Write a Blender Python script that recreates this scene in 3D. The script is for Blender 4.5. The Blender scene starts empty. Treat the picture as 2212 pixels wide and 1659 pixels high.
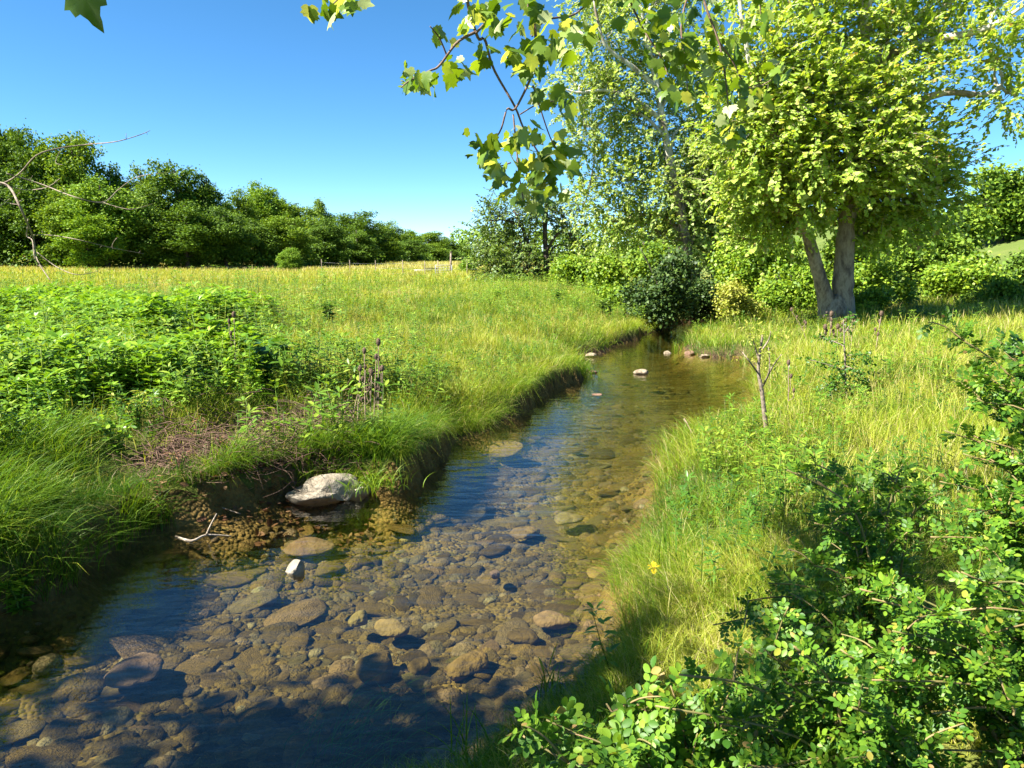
import bpy, math, random
import numpy as np
from mathutils import Vector

# ------------------------------------------------------------------ camera model
FPX, CX, CY = 1580.0, 1106.0, 829.5        # photograph measured at 2212 x 1659
CAMH = 2.4
PITCH = math.radians(9.86)
_f = np.array([0, math.cos(PITCH), -math.sin(PITCH)])
_u = np.array([0, math.sin(PITCH), math.cos(PITCH)])
_r = np.array([1.0, 0, 0])
EYE = np.array([0, 0, CAMH])

def ray(px, py):
    return _f + (px - CX) / FPX * _r - (py - CY) / FPX * _u

def on_z(px, py, z=0.0):
    d = ray(px, py)
    return EYE + d * ((z - CAMH) / d[2])

def at_y(px, py, Y):
    d = ray(px, py)
    return EYE + d * (Y / d[1])

SUN_AZ = np.array([-1.0, -0.36]); SUN_AZ /= np.linalg.norm(SUN_AZ)
SUN_EL = math.radians(47)

col = bpy.context.scene.collection

# ------------------------------------------------------------------ noise
def vnoise(x, y, s, seed=0):
    x = np.asarray(x, float) / s; y = np.asarray(y, float) / s
    xi = np.floor(x).astype(np.int64); yi = np.floor(y).astype(np.int64)
    fx = x - xi; fy = y - yi
    fx = fx * fx * (3 - 2 * fx); fy = fy * fy * (3 - 2 * fy)
    def h(a, b):
        n = (a * 374761393 + b * 668265263 + seed * 1442695041) & 0x7fffffff
        n = ((n ^ (n >> 13)) * 1274126177) & 0x7fffffff
        n = n ^ (n >> 16)
        return (n & 0xffff) / 65535.0
    return (h(xi, yi) * (1 - fx) + h(xi + 1, yi) * fx) * (1 - fy) + (h(xi, yi + 1) * (1 - fx) + h(xi + 1, yi + 1) * fx) * fy

def vnoise3(P, s, seed=0):
    return (vnoise(P[:, 0], P[:, 1], s, seed) + vnoise(P[:, 1] + 7.1, P[:, 2], s, seed + 1) + vnoise(P[:, 2] - 3.3, P[:, 0], s, seed + 2)) / 3 - .5

def sm(t):
    t = np.clip(t, 0, 1)
    return t * t * (3 - 2 * t)

# ------------------------------------------------------------------ mesh building
def make_mesh(name, V, T, mat, parent=None, smooth=False, tint=None):
    V = np.ascontiguousarray(V, dtype=np.float32); T = np.ascontiguousarray(T, dtype=np.int32)
    me = bpy.data.meshes.new(name)
    k = T.shape[1]
    me.vertices.add(len(V)); me.vertices.foreach_set('co', V.ravel())
    me.loops.add(T.size); me.loops.foreach_set('vertex_index', T.ravel())
    me.polygons.add(len(T))
    me.polygons.foreach_set('loop_start', np.arange(0, T.size, k, dtype=np.int32))
    me.polygons.foreach_set('loop_total', np.full(len(T), k, dtype=np.int32))
    if smooth:
        me.polygons.foreach_set('use_smooth', np.ones(len(T), dtype=bool))
    if tint is not None:
        a = me.attributes.new('tint', 'FLOAT', 'POINT')
        a.data.foreach_set('value', np.ascontiguousarray(tint, dtype=np.float32))
    me.update(calc_edges=True)
    me.materials.append(mat)
    o = bpy.data.objects.new(name, me)
    col.objects.link(o)
    if parent is not None:
        o.parent = parent
    return o

class MB:
    def __init__(s): s.V = []; s.T = []; s.n = 0; s.A = []
    def add(s, V, T, a=0.0):
        s.V.append(np.asarray(V, float)); s.T.append(np.asarray(T, int) + s.n)
        s.A.append(np.full(len(V), a) if np.isscalar(a) else np.asarray(a)); s.n += len(V)
    def tube(s, P, R, sides=6, a=0.0):
        P = np.asarray(P, float); n = len(P)
        R = np.asarray(R, float)
        R = np.full(n, float(R)) if R.ndim == 0 else (R if len(R) == n else np.interp(np.linspace(0, 1, n), np.linspace(0, 1, len(R)), R))
        t = np.gradient(P, axis=0); t /= np.linalg.norm(t, axis=1)[:, None] + 1e-9
        ref = np.array([0.31, 0.17, 0.93]) if abs(t[0, 2]) < .8 else np.array([0.93, 0.3, 0.1])
        u = np.cross(t, ref); u /= np.linalg.norm(u, axis=1)[:, None] + 1e-9
        v = np.cross(t, u)
        an = np.arange(sides) * 2 * math.pi / sides
        ring = P[:, None] + R[:, None, None] * (np.cos(an)[None, :, None] * u[:, None] + np.sin(an)[None, :, None] * v[:, None])
        V = np.vstack([ring.reshape(-1, 3), P[:1], P[-1:]])
        i = np.arange(n - 1)[:, None] * sides; j = np.arange(sides)[None]; j2 = (j + 1) % sides
        A = i + j; B = i + j2; C = i + sides + j2; D = i + sides + j
        q = np.concatenate([np.stack([A, B, C], -1).reshape(-1, 3), np.stack([A, C, D], -1).reshape(-1, 3)])
        e = (n - 1) * sides
        c0 = np.stack([np.full(sides, n * sides), j2[0], j[0]], -1)
        c1 = np.stack([np.full(sides, n * sides + 1), e + j[0], e + j2[0]], -1)
        s.add(V, np.vstack([q, c0, c1]), a)
    def box(s, c, d, a=0.0):
        c = np.asarray(c, float); d = np.asarray(d, float) / 2
        V = np.array([[x, y, z] for x in (-1, 1) for y in (-1, 1) for z in (-1, 1)]) * d + c
        T = [(0, 1, 3), (0, 3, 2), (4, 6, 7), (4, 7, 5), (0, 4, 5), (0, 5, 1), (2, 3, 7), (2, 7, 6), (0, 2, 6), (0, 6, 4), (1, 5, 7), (1, 7, 3)]
        s.add(V, T, a)
    def scatter(s, tpl, P, R, S, a=None):
        TV, TT = tpl
        P = np.asarray(P, float); N = len(P)
        if N == 0: return
        S = np.asarray(S, float)
        sv = TV[None] * (S[:, None, None] if S.ndim == 1 else S[:, None, :])
        V = P[:, None] + np.einsum('nij,nvj->nvi', R, sv)
        T = TT[None] + (np.arange(N) * len(TV))[:, None, None]
        s.add(V.reshape(-1, 3), T.reshape(-1, 3), 0.0 if a is None else np.repeat(a, len(TV)))
    def build(s, name, mat, parent=None, smooth=False, tint=False):
        return make_mesh(name, np.vstack(s.V), np.vstack(s.T), mat, parent, smooth, np.concatenate(s.A) if tint else None)

def nrm(v):
    return v / (np.linalg.norm(v, axis=-1, keepdims=True) + 1e-9)

def basis(d, nh):
    """columns x,y,z : y = leaf direction, z = leaf normal near nh"""
    y = nrm(d); x = nrm(np.cross(y, nh)); z = np.cross(x, y)
    return np.stack([x, y, z], -1)

def rnd_dirs(rg, n):
    return nrm(rg.normal(size=(n, 3)))

def spline(P, n=14):
    P = np.asarray(P, float)
    m = len(P); t = np.linspace(0, m - 1, n)
    i = np.clip(t.astype(int), 0, m - 2); f = (t - i)[:, None]
    g = lambda k: P[np.clip(k, 0, m - 1)]
    a, b, c, d = g(i - 1), g(i), g(i + 1), g(i + 2)
    return .5 * (2 * b + (c - a) * f + (2 * a - 5 * b + 4 * c - d) * f ** 2 + (3 * b - a - 3 * c + d) * f ** 3)

# ------------------------------------------------------------------ leaf templates (base at origin, along +Y, normal +Z, length 1)
def leaf_lance(w=.32, fold=.12, droop=.15, ts=(.3, .65)):
    V = [(0, 0, 0)]
    prof = {0: .85, 1: .95} if len(ts) == 2 else {0: .7, 1: 1, 2: .7}
    for k, t in enumerate(ts):
        ww = w * .5 * prof[k]
        z = -droop * t * t
        V += [(-ww, t, z + fold * ww * 2), (0, t, z), (ww, t, z + fold * ww * 2)]
    V.append((0, 1, -droop))
    T = [(0, 2, 1), (0, 3, 2)]
    for k in range(len(ts) - 1):
        a = 1 + 3 * k; b = a + 3
        T += [(a, a + 1, b + 1), (a, b + 1, b), (a + 1, a + 2, b + 2), (a + 1, b + 2, b + 1)]
    a = 1 + 3 * (len(ts) - 1); e = len(V) - 1
    T += [(a, a + 1, e), (a + 1, a + 2, e)]
    return np.array(V, float), np.array(T)

def leaf_oval(w=.6, fold=.1, droop=.1):
    return leaf_lance(w, fold, droop, (.22, .52, .82))

def leaf_lobed(detail=True):
    if detail:
        O = [(0, 0), (.16, -.1), (.32, -.06), (.52, .1), (.44, .22), (.62, .42), (.47, .46), (.42, .62), (.27, .6), (.16, .74), (.13, .85), (0, 1.05)]
    else:
        O = [(0, 0), (.3, -.06), (.55, .15), (.55, .45), (.3, .62), (0, 1.02)]
    pts = O + [(-x, y) for x, y in O[-2:0:-1]]
    V = [(0, .36, 0)]
    for x, y in pts:
        r2 = x * x + (y - .36) ** 2
        V.append((x, y, -.30 * r2 + .22 * abs(x) * .5))
    n = len(pts)
    T = [(0, 1 + (i + 1) % n, 1 + i)[::-1] for i in range(n)]
    return np.array(V, float), np.array(T)

LOBED, LOBED_LO = leaf_lobed(True), (np.array([(0, 0, 0), (.52, .2, .03), (.34, .66, .02), (0, 1, -.08), (-.34, .66, .02), (-.52, .2, .03), (0, .5, -.05)], float), np.array([(0, 1, 6), (1, 2, 6), (2, 3, 6), (3, 4, 6), (4, 5, 6), (5, 0, 6)]))
LANCE, OVAL = leaf_lance(), leaf_oval()
OVALWIDE = leaf_oval(.75, .08, .2)
QUADL = (np.array([(0, 0, 0), (-.36, .45, .08), (.36, .45, .08), (0, 1, -.06)], float), np.array([(0, 2, 1), (1, 2, 3)]))

# ------------------------------------------------------------------ materials
def new_mat(name):
    m = bpy.data.materials.new(name); m.use_nodes = True
    nt = m.node_tree; nt.nodes.clear()
    out = nt.nodes.new('ShaderNodeOutputMaterial')
    return m, nt, out

def ramp(nt, stops, src=None):
    r = nt.nodes.new('ShaderNodeValToRGB')
    el = r.color_ramp.elements
    while len(el) > 1: el.remove(el[-1])
    el[0].position = stops[0][0]; el[0].color = (*stops[0][1], 1)
    for p, c in stops[1:]:
        e = el.new(p); e.color = (*c, 1)
    if src is not None: nt.links.new(src, r.inputs['Fac'])
    return r

def noise(nt, scale, detail=3, coord='Object', rough=.55, stretch=None):
    tc = nt.nodes.new('ShaderNodeTexCoord')
    n = nt.nodes.new('ShaderNodeTexNoise'); n.inputs['Scale'].default_value = scale; n.inputs['Detail'].default_value = detail
    n.inputs['Roughness'].default_value = rough
    src = tc.outputs[coord]
    if stretch:
        mp = nt.nodes.new('ShaderNodeMapping'); mp.inputs['Scale'].default_value = stretch[:3]
        if len(stretch) > 3: mp.inputs['Rotation'].default_value = (0, 0, stretch[3])
        nt.links.new(src, mp.inputs['Vector']); src = mp.outputs['Vector']
    nt.links.new(src, n.inputs['Vector'])
    return n

def mixcol(nt, a, b, fac, mode='MIX'):
    m = nt.nodes.new('ShaderNodeMix'); m.data_type = 'RGBA'; m.blend_type = mode
    for s, v in ((m.inputs[6], a), (m.inputs[7], b), (m.inputs[0], fac)):
        if hasattr(v, 'links'): nt.links.new(v, s)
        elif isinstance(v, tuple): s.default_value = (*v, 1)
        else: s.default_value = v
    return m.outputs[2]

def leaf_mat(name, stops, trans=.38, rough=.42, spec=.35, attr=None, tgain=(1.25, 1.15, .5), nscale=None):
    m, nt, out = new_mat(name)
    if attr:
        a = nt.nodes.new('ShaderNodeAttribute'); a.attribute_name = attr; src = a.outputs['Fac']
    else:
        g = nt.nodes.new('ShaderNodeNewGeometry'); src = g.outputs['Random Per Island']
    r = ramp(nt, stops, src)
    c = r.outputs['Color']
    if nscale:
        n = noise(nt, nscale, 2)
        rr = ramp(nt, [(.35, (.72, .8, .8)), (.65, (1.2, 1.12, 1.0))], n.outputs['Fac'])
        c = mixcol(nt, c, rr.outputs['Color'], 1.0, 'MULTIPLY')
    p = nt.nodes.new('ShaderNodeBsdfPrincipled')
    p.inputs['Roughness'].default_value = rough
    p.inputs['Specular IOR Level'].default_value = spec
    nt.links.new(c, p.inputs['Base Color'])
    t = nt.nodes.new('ShaderNodeBsdfTranslucent')
    tc = mixcol(nt, c, tgain, 1.0, 'MULTIPLY')
    nt.links.new(tc, t.inputs['Color'])
    mx = nt.nodes.new('ShaderNodeMixShader'); mx.inputs[0].default_value = trans
    nt.links.new(p.outputs[0], mx.inputs[1]); nt.links.new(t.outputs[0], mx.inputs[2])
    nt.links.new(mx.outputs[0], out.inputs['Surface'])
    return m

def solid_mat(name, stops, scale=6, rough=.85, bump=.3, bscale=None, spec=.25, coord='Object', stretch=None, detail=5):
    m, nt, out = new_mat(name)
    n = noise(nt, scale, detail, coord, .6, stretch)
    r = ramp(nt, stops, n.outputs['Fac'])
    p = nt.nodes.new('ShaderNodeBsdfPrincipled')
    p.inputs['Roughness'].default_value = rough; p.inputs['Specular IOR Level'].default_value = spec
    nt.links.new(r.outputs['Color'], p.inputs['Base Color'])
    if bump:
        n2 = noise(nt, bscale or scale * 3, 5, coord, .6, stretch)
        b = nt.nodes.new('ShaderNodeBump'); b.inputs['Strength'].default_value = bump; b.inputs['Distance'].default_value = .064
        nt.links.new(n2.outputs['Fac'], b.inputs['Height']); nt.links.new(b.outputs[0], p.inputs['Normal'])
    nt.links.new(p.outputs[0], out.inputs['Surface'])
    return m

def island_mat(name, stops, scale, by_object=False):
    m, nt, out = new_mat(name)
    if by_object:
        g = nt.nodes.new('ShaderNodeObjectInfo'); src = g.outputs['Random']
    else:
        g = nt.nodes.new('ShaderNodeNewGeometry'); src = g.outputs['Random Per Island']
    r = ramp(nt, stops, src)
    n = noise(nt, scale, 6, 'Object', .7, (1, 1.9, 1, -.62))
    v = ramp(nt, [(.28, (.45, .45, .4)), (.5, (1, 1, 1)), (.72, (1.5, 1.42, 1.25))], n.outputs['Fac'])
    c = mixcol(nt, r.outputs['Color'], v.outputs['Color'], 1.0, 'MULTIPLY')
    p = nt.nodes.new('ShaderNodeBsdfPrincipled'); p.inputs['Roughness'].default_value = .95; p.inputs['Specular IOR Level'].default_value = .1
    nt.links.new(c, p.inputs['Base Color'])
    n2 = noise(nt, scale * 5, 5); b = nt.nodes.new('ShaderNodeBump'); b.inputs['Strength'].default_value = .8; b.inputs['Distance'].default_value = .05
    nt.links.new(n2.outputs['Fac'], b.inputs['Height']); nt.links.new(b.outputs[0], p.inputs['Normal'])
    nt.links.new(p.outputs[0], out.inputs['Surface'])
    return m

def water_mat():
    m, nt, out = new_mat('stream_water')
    n1 = noise(nt, 1.0, 3, 'Object', .5, (2.2, 6.0, 1, -.62))
    n2 = noise(nt, 1.0, 2, 'Object', .5, (9.0, 22.0, 1, -.62))
    add = nt.nodes.new('ShaderNodeMath'); add.operation = 'MULTIPLY_ADD'
    nt.links.new(n2.outputs['Fac'], add.inputs[0]); add.inputs[1].default_value = .07
    nt.links.new(n1.outputs['Fac'], add.inputs[2])
    b = nt.nodes.new('ShaderNodeBump'); b.inputs['Strength'].default_value = .17; b.inputs['Distance'].default_value = .064
    nt.links.new(add.outputs[0], b.inputs['Height'])
    fr = nt.nodes.new('ShaderNodeFresnel')
    gm = nt.nodes.new('ShaderNodeNewGeometry')          # same reflectance from above and below, so that sunlight reaches the bed
    ior = nt.nodes.new('ShaderNodeMapRange'); ior.inputs[3].default_value = 1.5; ior.inputs[4].default_value = 1 / 1.5
    nt.links.new(gm.outputs['Backfacing'], ior.inputs[0]); nt.links.new(ior.outputs[0], fr.inputs['IOR'])
    nt.links.new(b.outputs[0], fr.inputs['Normal'])
    gl = nt.nodes.new('ShaderNodeBsdfGlossy'); gl.inputs['Roughness'].default_value = .03
    gl.inputs['Color'].default_value = (1, 1, 1, 1)
    nt.links.new(b.outputs[0], gl.inputs['Normal'])
    tr = nt.nodes.new('ShaderNodeBsdfTransparent'); tr.inputs['Color'].default_value = (.97, .96, .92, 1)
    mx = nt.nodes.new('ShaderNodeMixShader')
    nt.links.new(fr.outputs[0], mx.inputs[0]); nt.links.new(tr.outputs[0], mx.inputs[1]); nt.links.new(gl.outputs[0], mx.inputs[2])
    nt.links.new(mx.outputs[0], out.inputs['Surface'])
    va = nt.nodes.new('ShaderNodeVolumeAbsorption'); va.inputs['Color'].default_value = (.58, .64, .26, 1); va.inputs['Density'].default_value = .95
    nt.links.new(va.outputs[0], out.inputs['Volume'])
    return m

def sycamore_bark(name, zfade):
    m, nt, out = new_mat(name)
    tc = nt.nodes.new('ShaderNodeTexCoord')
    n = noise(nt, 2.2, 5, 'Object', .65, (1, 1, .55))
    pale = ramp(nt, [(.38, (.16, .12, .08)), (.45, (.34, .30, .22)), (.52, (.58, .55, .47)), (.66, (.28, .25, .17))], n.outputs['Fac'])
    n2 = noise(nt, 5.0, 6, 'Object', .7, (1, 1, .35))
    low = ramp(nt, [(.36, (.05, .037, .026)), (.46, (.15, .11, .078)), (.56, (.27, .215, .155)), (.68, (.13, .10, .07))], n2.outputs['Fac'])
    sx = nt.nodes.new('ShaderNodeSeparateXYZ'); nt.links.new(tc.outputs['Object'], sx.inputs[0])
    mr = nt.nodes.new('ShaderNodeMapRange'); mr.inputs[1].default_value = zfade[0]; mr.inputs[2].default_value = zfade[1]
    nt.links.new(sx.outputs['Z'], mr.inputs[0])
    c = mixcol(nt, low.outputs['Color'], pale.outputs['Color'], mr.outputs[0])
    p = nt.nodes.new('ShaderNodeBsdfPrincipled'); p.inputs['Roughness'].default_value = .8
    nt.links.new(c, p.inputs['Base Color'])
    b = nt.nodes.new('ShaderNodeBump'); b.inputs['Strength'].default_value = .5; b.inputs['Distance'].default_value = .04
    nt.links.new(n2.outputs['Fac'], b.inputs['Height']); nt.links.new(b.outputs[0], p.inputs['Normal'])
    nt.links.new(p.outputs[0], out.inputs['Surface'])
    return m

M = {}
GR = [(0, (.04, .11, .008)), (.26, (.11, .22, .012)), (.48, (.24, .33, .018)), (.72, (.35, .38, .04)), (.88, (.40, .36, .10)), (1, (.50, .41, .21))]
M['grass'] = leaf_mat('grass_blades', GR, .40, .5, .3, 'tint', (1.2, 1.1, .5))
M['weed'] = leaf_mat('weed_leaves', [(0, (.07, .17, .010)), (.5, (.16, .31, .016)), (1, (.28, .42, .028))], .38, .42, .4)
M['herb'] = leaf_mat('herb_leaves', [(0, (.06, .14, .010)), (.5, (.13, .24, .018)), (1, (.26, .34, .035))], .36, .45, .35)
M['weed_dark'] = leaf_mat('dark_weed_leaves', [(0, (.035, .10, .010)), (1, (.08, .18, .014))], .3, .42, .4)
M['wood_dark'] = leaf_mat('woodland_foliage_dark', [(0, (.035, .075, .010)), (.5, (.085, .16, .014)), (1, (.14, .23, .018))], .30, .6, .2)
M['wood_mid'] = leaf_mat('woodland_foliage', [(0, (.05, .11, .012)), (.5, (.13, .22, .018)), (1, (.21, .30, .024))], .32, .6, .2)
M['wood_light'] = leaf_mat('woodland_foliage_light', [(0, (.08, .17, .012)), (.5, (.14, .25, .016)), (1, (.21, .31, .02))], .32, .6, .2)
M['syc'] = leaf_mat('sycamore_leaves', [(0, (.17, .28, .03)), (.45, (.31, .44, .055)), (.8, (.42, .53, .09)), (.95, (.52, .58, .20)), (1, (.42, .25, .10))], .5, .5, .2)
M['syc_far'] = leaf_mat('far_sycamore_leaves', [(0, (.15, .25, .04)), (.5, (.29, .40, .07)), (1, (.48, .56, .22))], .48, .55, .18)
M['syc_near'] = leaf_mat('hanging_sycamore_leaves', [(0, (.07, .14, .012)), (.5, (.14, .23, .018)), (.75, (.25, .33, .06)), (1, (.46, .50, .25))], .42, .4, .4, tgain=(1.5, 1.35, .3))
M['mid_tree'] = leaf_mat('field_tree_leaves', [(0, (.05, .10, .018)), (.5, (.10, .17, .026)), (1, (.19, .25, .05))], .3, .5, .3)
M['shrub'] = leaf_mat('shrub_leaves', [(0, (.08, .16, .012)), (.5, (.15, .26, .016)), (1, (.26, .35, .025))], .35, .5, .3)
M['shrub_dark'] = leaf_mat('dark_shrub_leaves', [(0, (.018, .045, .010)), (.6, (.042, .085, .014)), (1, (.09, .14, .022))], .2, .55, .3)
M['shrub_yellow'] = leaf_mat('yellowish_shrub_leaves', [(0, (.19, .23, .02)), (.5, (.29, .32, .04)), (1, (.40, .38, .09))], .35, .5, .3)
M['rose'] = leaf_mat('rose_leaflets', [(0, (.04, .12, .012)), (.5, (.095, .205, .016)), (.95, (.19, .31, .022)), (.98, (.32, .32, .04)), (1, (.26, .15, .06))], .38, .46, .3)
M['rust'] = leaf_mat('rusty_leaves', [(0, (.08, .035, .02)), (.6, (.17, .08, .04)), (1, (.27, .16, .08))], .25, .6, .2)
M['petal'] = leaf_mat('yellow_petals', [(0, (.75, .50, .01)), (1, (.85, .60, .02))], .3, .5, .3)
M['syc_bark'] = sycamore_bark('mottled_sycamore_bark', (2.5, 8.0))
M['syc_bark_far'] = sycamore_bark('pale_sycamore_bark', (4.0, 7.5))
M['dark_bark'] = solid_mat('dark_bark', [(.3, (.035, .026, .02)), (.7, (.12, .095, .075))], 7, .9, .5)
M['grey_bark'] = solid_mat('grey_brown_bark', [(.3, (.12, .09, .065)), (.7, (.30, .24, .18))], 9, .9, .4)
M['twig'] = solid_mat('red_brown_twig', [(.3, (.10, .06, .045)), (.7, (.22, .15, .11))], 14, .8, .2)
M['dead'] = solid_mat('weathered_dead_wood', [(.3, (.20, .16, .12)), (.5, (.36, .30, .24)), (.7, (.52, .46, .38))], 11, .9, .3)
M['dry'] = solid_mat('dry_stalk', [(.3, (.18, .12, .08)), (.7, (.36, .27, .19))], 14, .9, .2)
M['brush'] = solid_mat('red_brown_brush', [(.3, (.045, .026, .018)), (.55, (.13, .078, .055)), (.75, (.24, .16, .11))], 9, .95, .2)
M['head'] = solid_mat('teasel_head', [(.3, (.08, .05, .035)), (.7, (.22, .15, .10))], 60, .95, .6)
M['cane'] = solid_mat('rose_cane', [(.3, (.13, .14, .04)), (.7, (.26, .17, .08))], 8, .6, .1)
M['stem'] = solid_mat('green_stem', [(.3, (.07, .14, .02)), (.7, (.12, .20, .03))], 10, .6, .1)
M['rock'] = solid_mat('pale_rock', [(.28, (.08, .06, .04)), (.40, (.20, .165, .12)), (.6, (.32, .28, .215)), (.8, (.40, .36, .30))], 5, .9, .9, 9)
M['tan_rock'] = solid_mat('tan_stream_rock', [(.3, (.10, .075, .045)), (.5, (.24, .19, .125)), (.7, (.34, .28, .20))], 6, .9, .8, 12)
M['cobble'] = island_mat('algae_coated_cobble', [(0, (.08, .052, .018)), (.3, (.135, .086, .028)), (.6, (.18, .115, .038)), (.8, (.15, .115, .06)), (.92, (.20, .12, .065)), (1, (.17, .14, .04))], 3.0, True)
M['cobble_pink'] = solid_mat('pinkish_cobble', [(.3, (.11, .065, .04)), (.7, (.20, .125, .08))], 8, .9, .5, 20)
M['gravel'] = island_mat('gravel', [(0, (.06, .042, .018)), (.35, (.115, .076, .028)), (.6, (.16, .104, .037)), (.8, (.13, .10, .06)), (.93, (.19, .12, .07)), (1, (.24, .20, .13))], 9)
M['post'] = solid_mat('weathered_post', [(.3, (.20, .17, .14)), (.7, (.38, .34, .29))], 9, .9, .2)
M['metal'] = solid_mat('galvanised_metal', [(.3, (.26, .27, .27)), (.7, (.36, .37, .37))], 9, .5, .1)
M['water'] = water_mat()

def ground_mat():
    m, nt, out = new_mat('meadow_soil')
    n = noise(nt, .8, 6)
    near = ramp(nt, [(.3, (.045, .06, .012)), (.5, (.10, .12, .022)), (.62, (.15, .14, .04)), (.75, (.13, .09, .05))], n.outputs['Fac'])
    nf = noise(nt, .09, 6, 'Object', .65, (.6, 2.2, 1))
    far = ramp(nt, [(.3, (.11, .15, .025)), (.45, (.19, .20, .045)), (.6, (.22, .225, .055)), (.75, (.19, .18, .06))], nf.outputs['Fac'])
    g = nt.nodes.new('ShaderNodeNewGeometry')
    sx = nt.nodes.new('ShaderNodeSeparateXYZ'); nt.links.new(g.outputs['Position'], sx.inputs[0])
    mr = nt.nodes.new('ShaderNodeMapRange'); mr.inputs[1].default_value = 18; mr.inputs[2].default_value = 38
    nt.links.new(sx.outputs['Y'], mr.inputs[0])
    mxx = nt.nodes.new('ShaderNodeMapRange'); mxx.inputs[1].default_value = 14; mxx.inputs[2].default_value = 24
    nt.links.new(sx.outputs['X'], mxx.inputs[0])
    hill = ramp(nt, [(.3, (.06, .095, .018)), (.55, (.10, .135, .03)), (.75, (.15, .16, .05))], nf.outputs['Fac'])
    farc = mixcol(nt, far.outputs['Color'], hill.outputs['Color'], mxx.outputs[0])
    c = mixcol(nt, near.outputs['Color'], farc, mr.outputs[0])
    # bare earth close to the waterline
    mz = nt.nodes.new('ShaderNodeMapRange'); mz.inputs[1].default_value = .26; mz.inputs[2].default_value = .06
    nt.links.new(sx.outputs['Z'], mz.inputs[0])
    n3 = noise(nt, 5, 6)
    soil = ramp(nt, [(.3, (.03, .02, .011)), (.6, (.085, .056, .032)), (.8, (.15, .10, .06))], n3.outputs['Fac'])
    c = mixcol(nt, c, soil.outputs['Color'], mz.outputs[0])
    p = nt.nodes.new('ShaderNodeBsdfPrincipled'); p.inputs['Roughness'].default_value = .95; p.inputs['Specular IOR Level'].default_value = .1
    nt.links.new(c, p.inputs['Base Color'])
    nb = noise(nt, 12, 6)
    b = nt.nodes.new('ShaderNodeBump'); b.inputs['Strength'].default_value = .8; b.inputs['Distance'].default_value = .08
    nt.links.new(nb.outputs['Fac'], b.inputs['Height']); nt.links.new(b.outputs[0], p.inputs['Normal'])
    nt.links.new(p.outputs[0], out.inputs['Surface'])
    return m

def bed_mat():
    m, nt, out = new_mat('stream_bed_gravel')
    n = noise(nt, 1.6, 5, 'Object', .6, (1, 2.2, 1, -.62))
    base = ramp(nt, [(.28, (.06, .042, .014)), (.45, (.115, .078, .026)), (.6, (.18, .118, .04)), (.75, (.12, .10, .028))], n.outputs['Fac'])
    tc = nt.nodes.new('ShaderNodeTexCoord')
    vo = nt.nodes.new('ShaderNodeTexVoronoi'); vo.inputs['Scale'].default_value = 26; nt.links.new(tc.outputs['Object'], vo.inputs['Vector'])
    sp = ramp(nt, [(0, (.7, .66, .6)), (.5, (1, 1, 1)), (1, (1.35, 1.3, 1.15))], vo.outputs['Color'])
    c = mixcol(nt, base.outputs['Color'], sp.outputs['Color'], .8, 'MULTIPLY')
    p = nt.nodes.new('ShaderNodeBsdfPrincipled'); p.inputs['Roughness'].default_value = .95; p.inputs['Specular IOR Level'].default_value = .1
    nt.links.new(c, p.inputs['Base Color'])
    b = nt.nodes.new('ShaderNodeBump'); b.inputs['Strength'].default_value = .9; b.inputs['Distance'].default_value = .03; b.invert = True
    nt.links.new(vo.outputs['Distance'], b.inputs['Height']); nt.links.new(b.outputs[0], p.inputs['Normal'])
    nt.links.new(p.outputs[0], out.inputs['Surface'])
    return m
M['ground'] = ground_mat(); M['bed'] = bed_mat()

# ------------------------------------------------------------------ tagging
def tag(o, label, cat, group=None, kind=None):
    o['label'] = label; o['category'] = cat
    if group: o['group'] = group
    if kind: o['kind'] = kind
    return o

def empty(name, loc, label, cat, group=None):
    o = bpy.data.objects.new(name, None); col.objects.link(o)
    o.location = loc; o.empty_display_size = .2
    return tag(o, label, cat, group)

def structure(o): o['kind'] = 'structure'; return o

def copy_tree(o, parent=None):
    c = o.copy(); col.objects.link(c)
    if parent is not None: c.parent = parent
    for ch in list(o.children): copy_tree(ch, c)
    return c

# ------------------------------------------------------------------ stream outline
LB = [(0, 1305), (80, 1262), (160, 1215), (300, 1152), (450, 1122), (560, 1098), (650, 1072), (760, 1052), (850, 1052), (895, 1030), (960, 998),
      (1050, 938), (1130, 888), (1200, 845), (1262, 816), (1262, 798), (1200, 782), (1235, 769), (1310, 764), (1335, 744), (1390, 725), (1425, 711), (1470, 702), (1540, 686), (1600, 680), (1680, 674)]
RB = [(1000, 1659), (1120, 1560), (1270, 1470), (1385, 1385), (1412, 1300), (1402, 1200), (1440, 1110), (1448, 1010), (1432, 985), (1500, 955), (1570, 930),
      (1640, 925), (1640, 850), (1632, 800), (1602, 772), (1545, 774), (1492, 770), (1484, 752), (1490, 732), (1530, 717), (1590, 702), (1640, 690), (1690, 684)]
lb = [on_z(*p)[:2] for p in LB]; rb = [on_z(*p)[:2] for p in RB]
lb = [np.array(p) for p in [(-16, -4), (-11, .2), (-7.2, 2.5), (-5.2, 3.6)]] + lb
rb = [np.array(p) for p in [(-9.5, -6), (-5.0, -1.6), (-2.2, 1.4), (-.9, 2.55)]] + rb
lend, rend = lb[-1], rb[-1]
lb += [lend + np.array([3, .6]), lend + np.array([12, 1.0])]
rb += [rend + np.array([3.2, -.2]), rend + np.array([12, -.4])]
LBA, RBA = np.array(lb), np.array(rb)
POLY = np.vstack([LBA, RBA[::-1]])

def seg_dist(x, y, A):
    d = np.full(x.shape, 1e9)
    for k in range(len(A) - 1):
        a, b = A[k], A[k + 1]; ab = b - a; L = ab @ ab
        t = np.clip(((x - a[0]) * ab[0] + (y - a[1]) * ab[1]) / L, 0, 1)
        d = np.minimum(d, (x - a[0] - t * ab[0]) ** 2 + (y - a[1] - t * ab[1]) ** 2)
    return np.sqrt(d)

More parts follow.
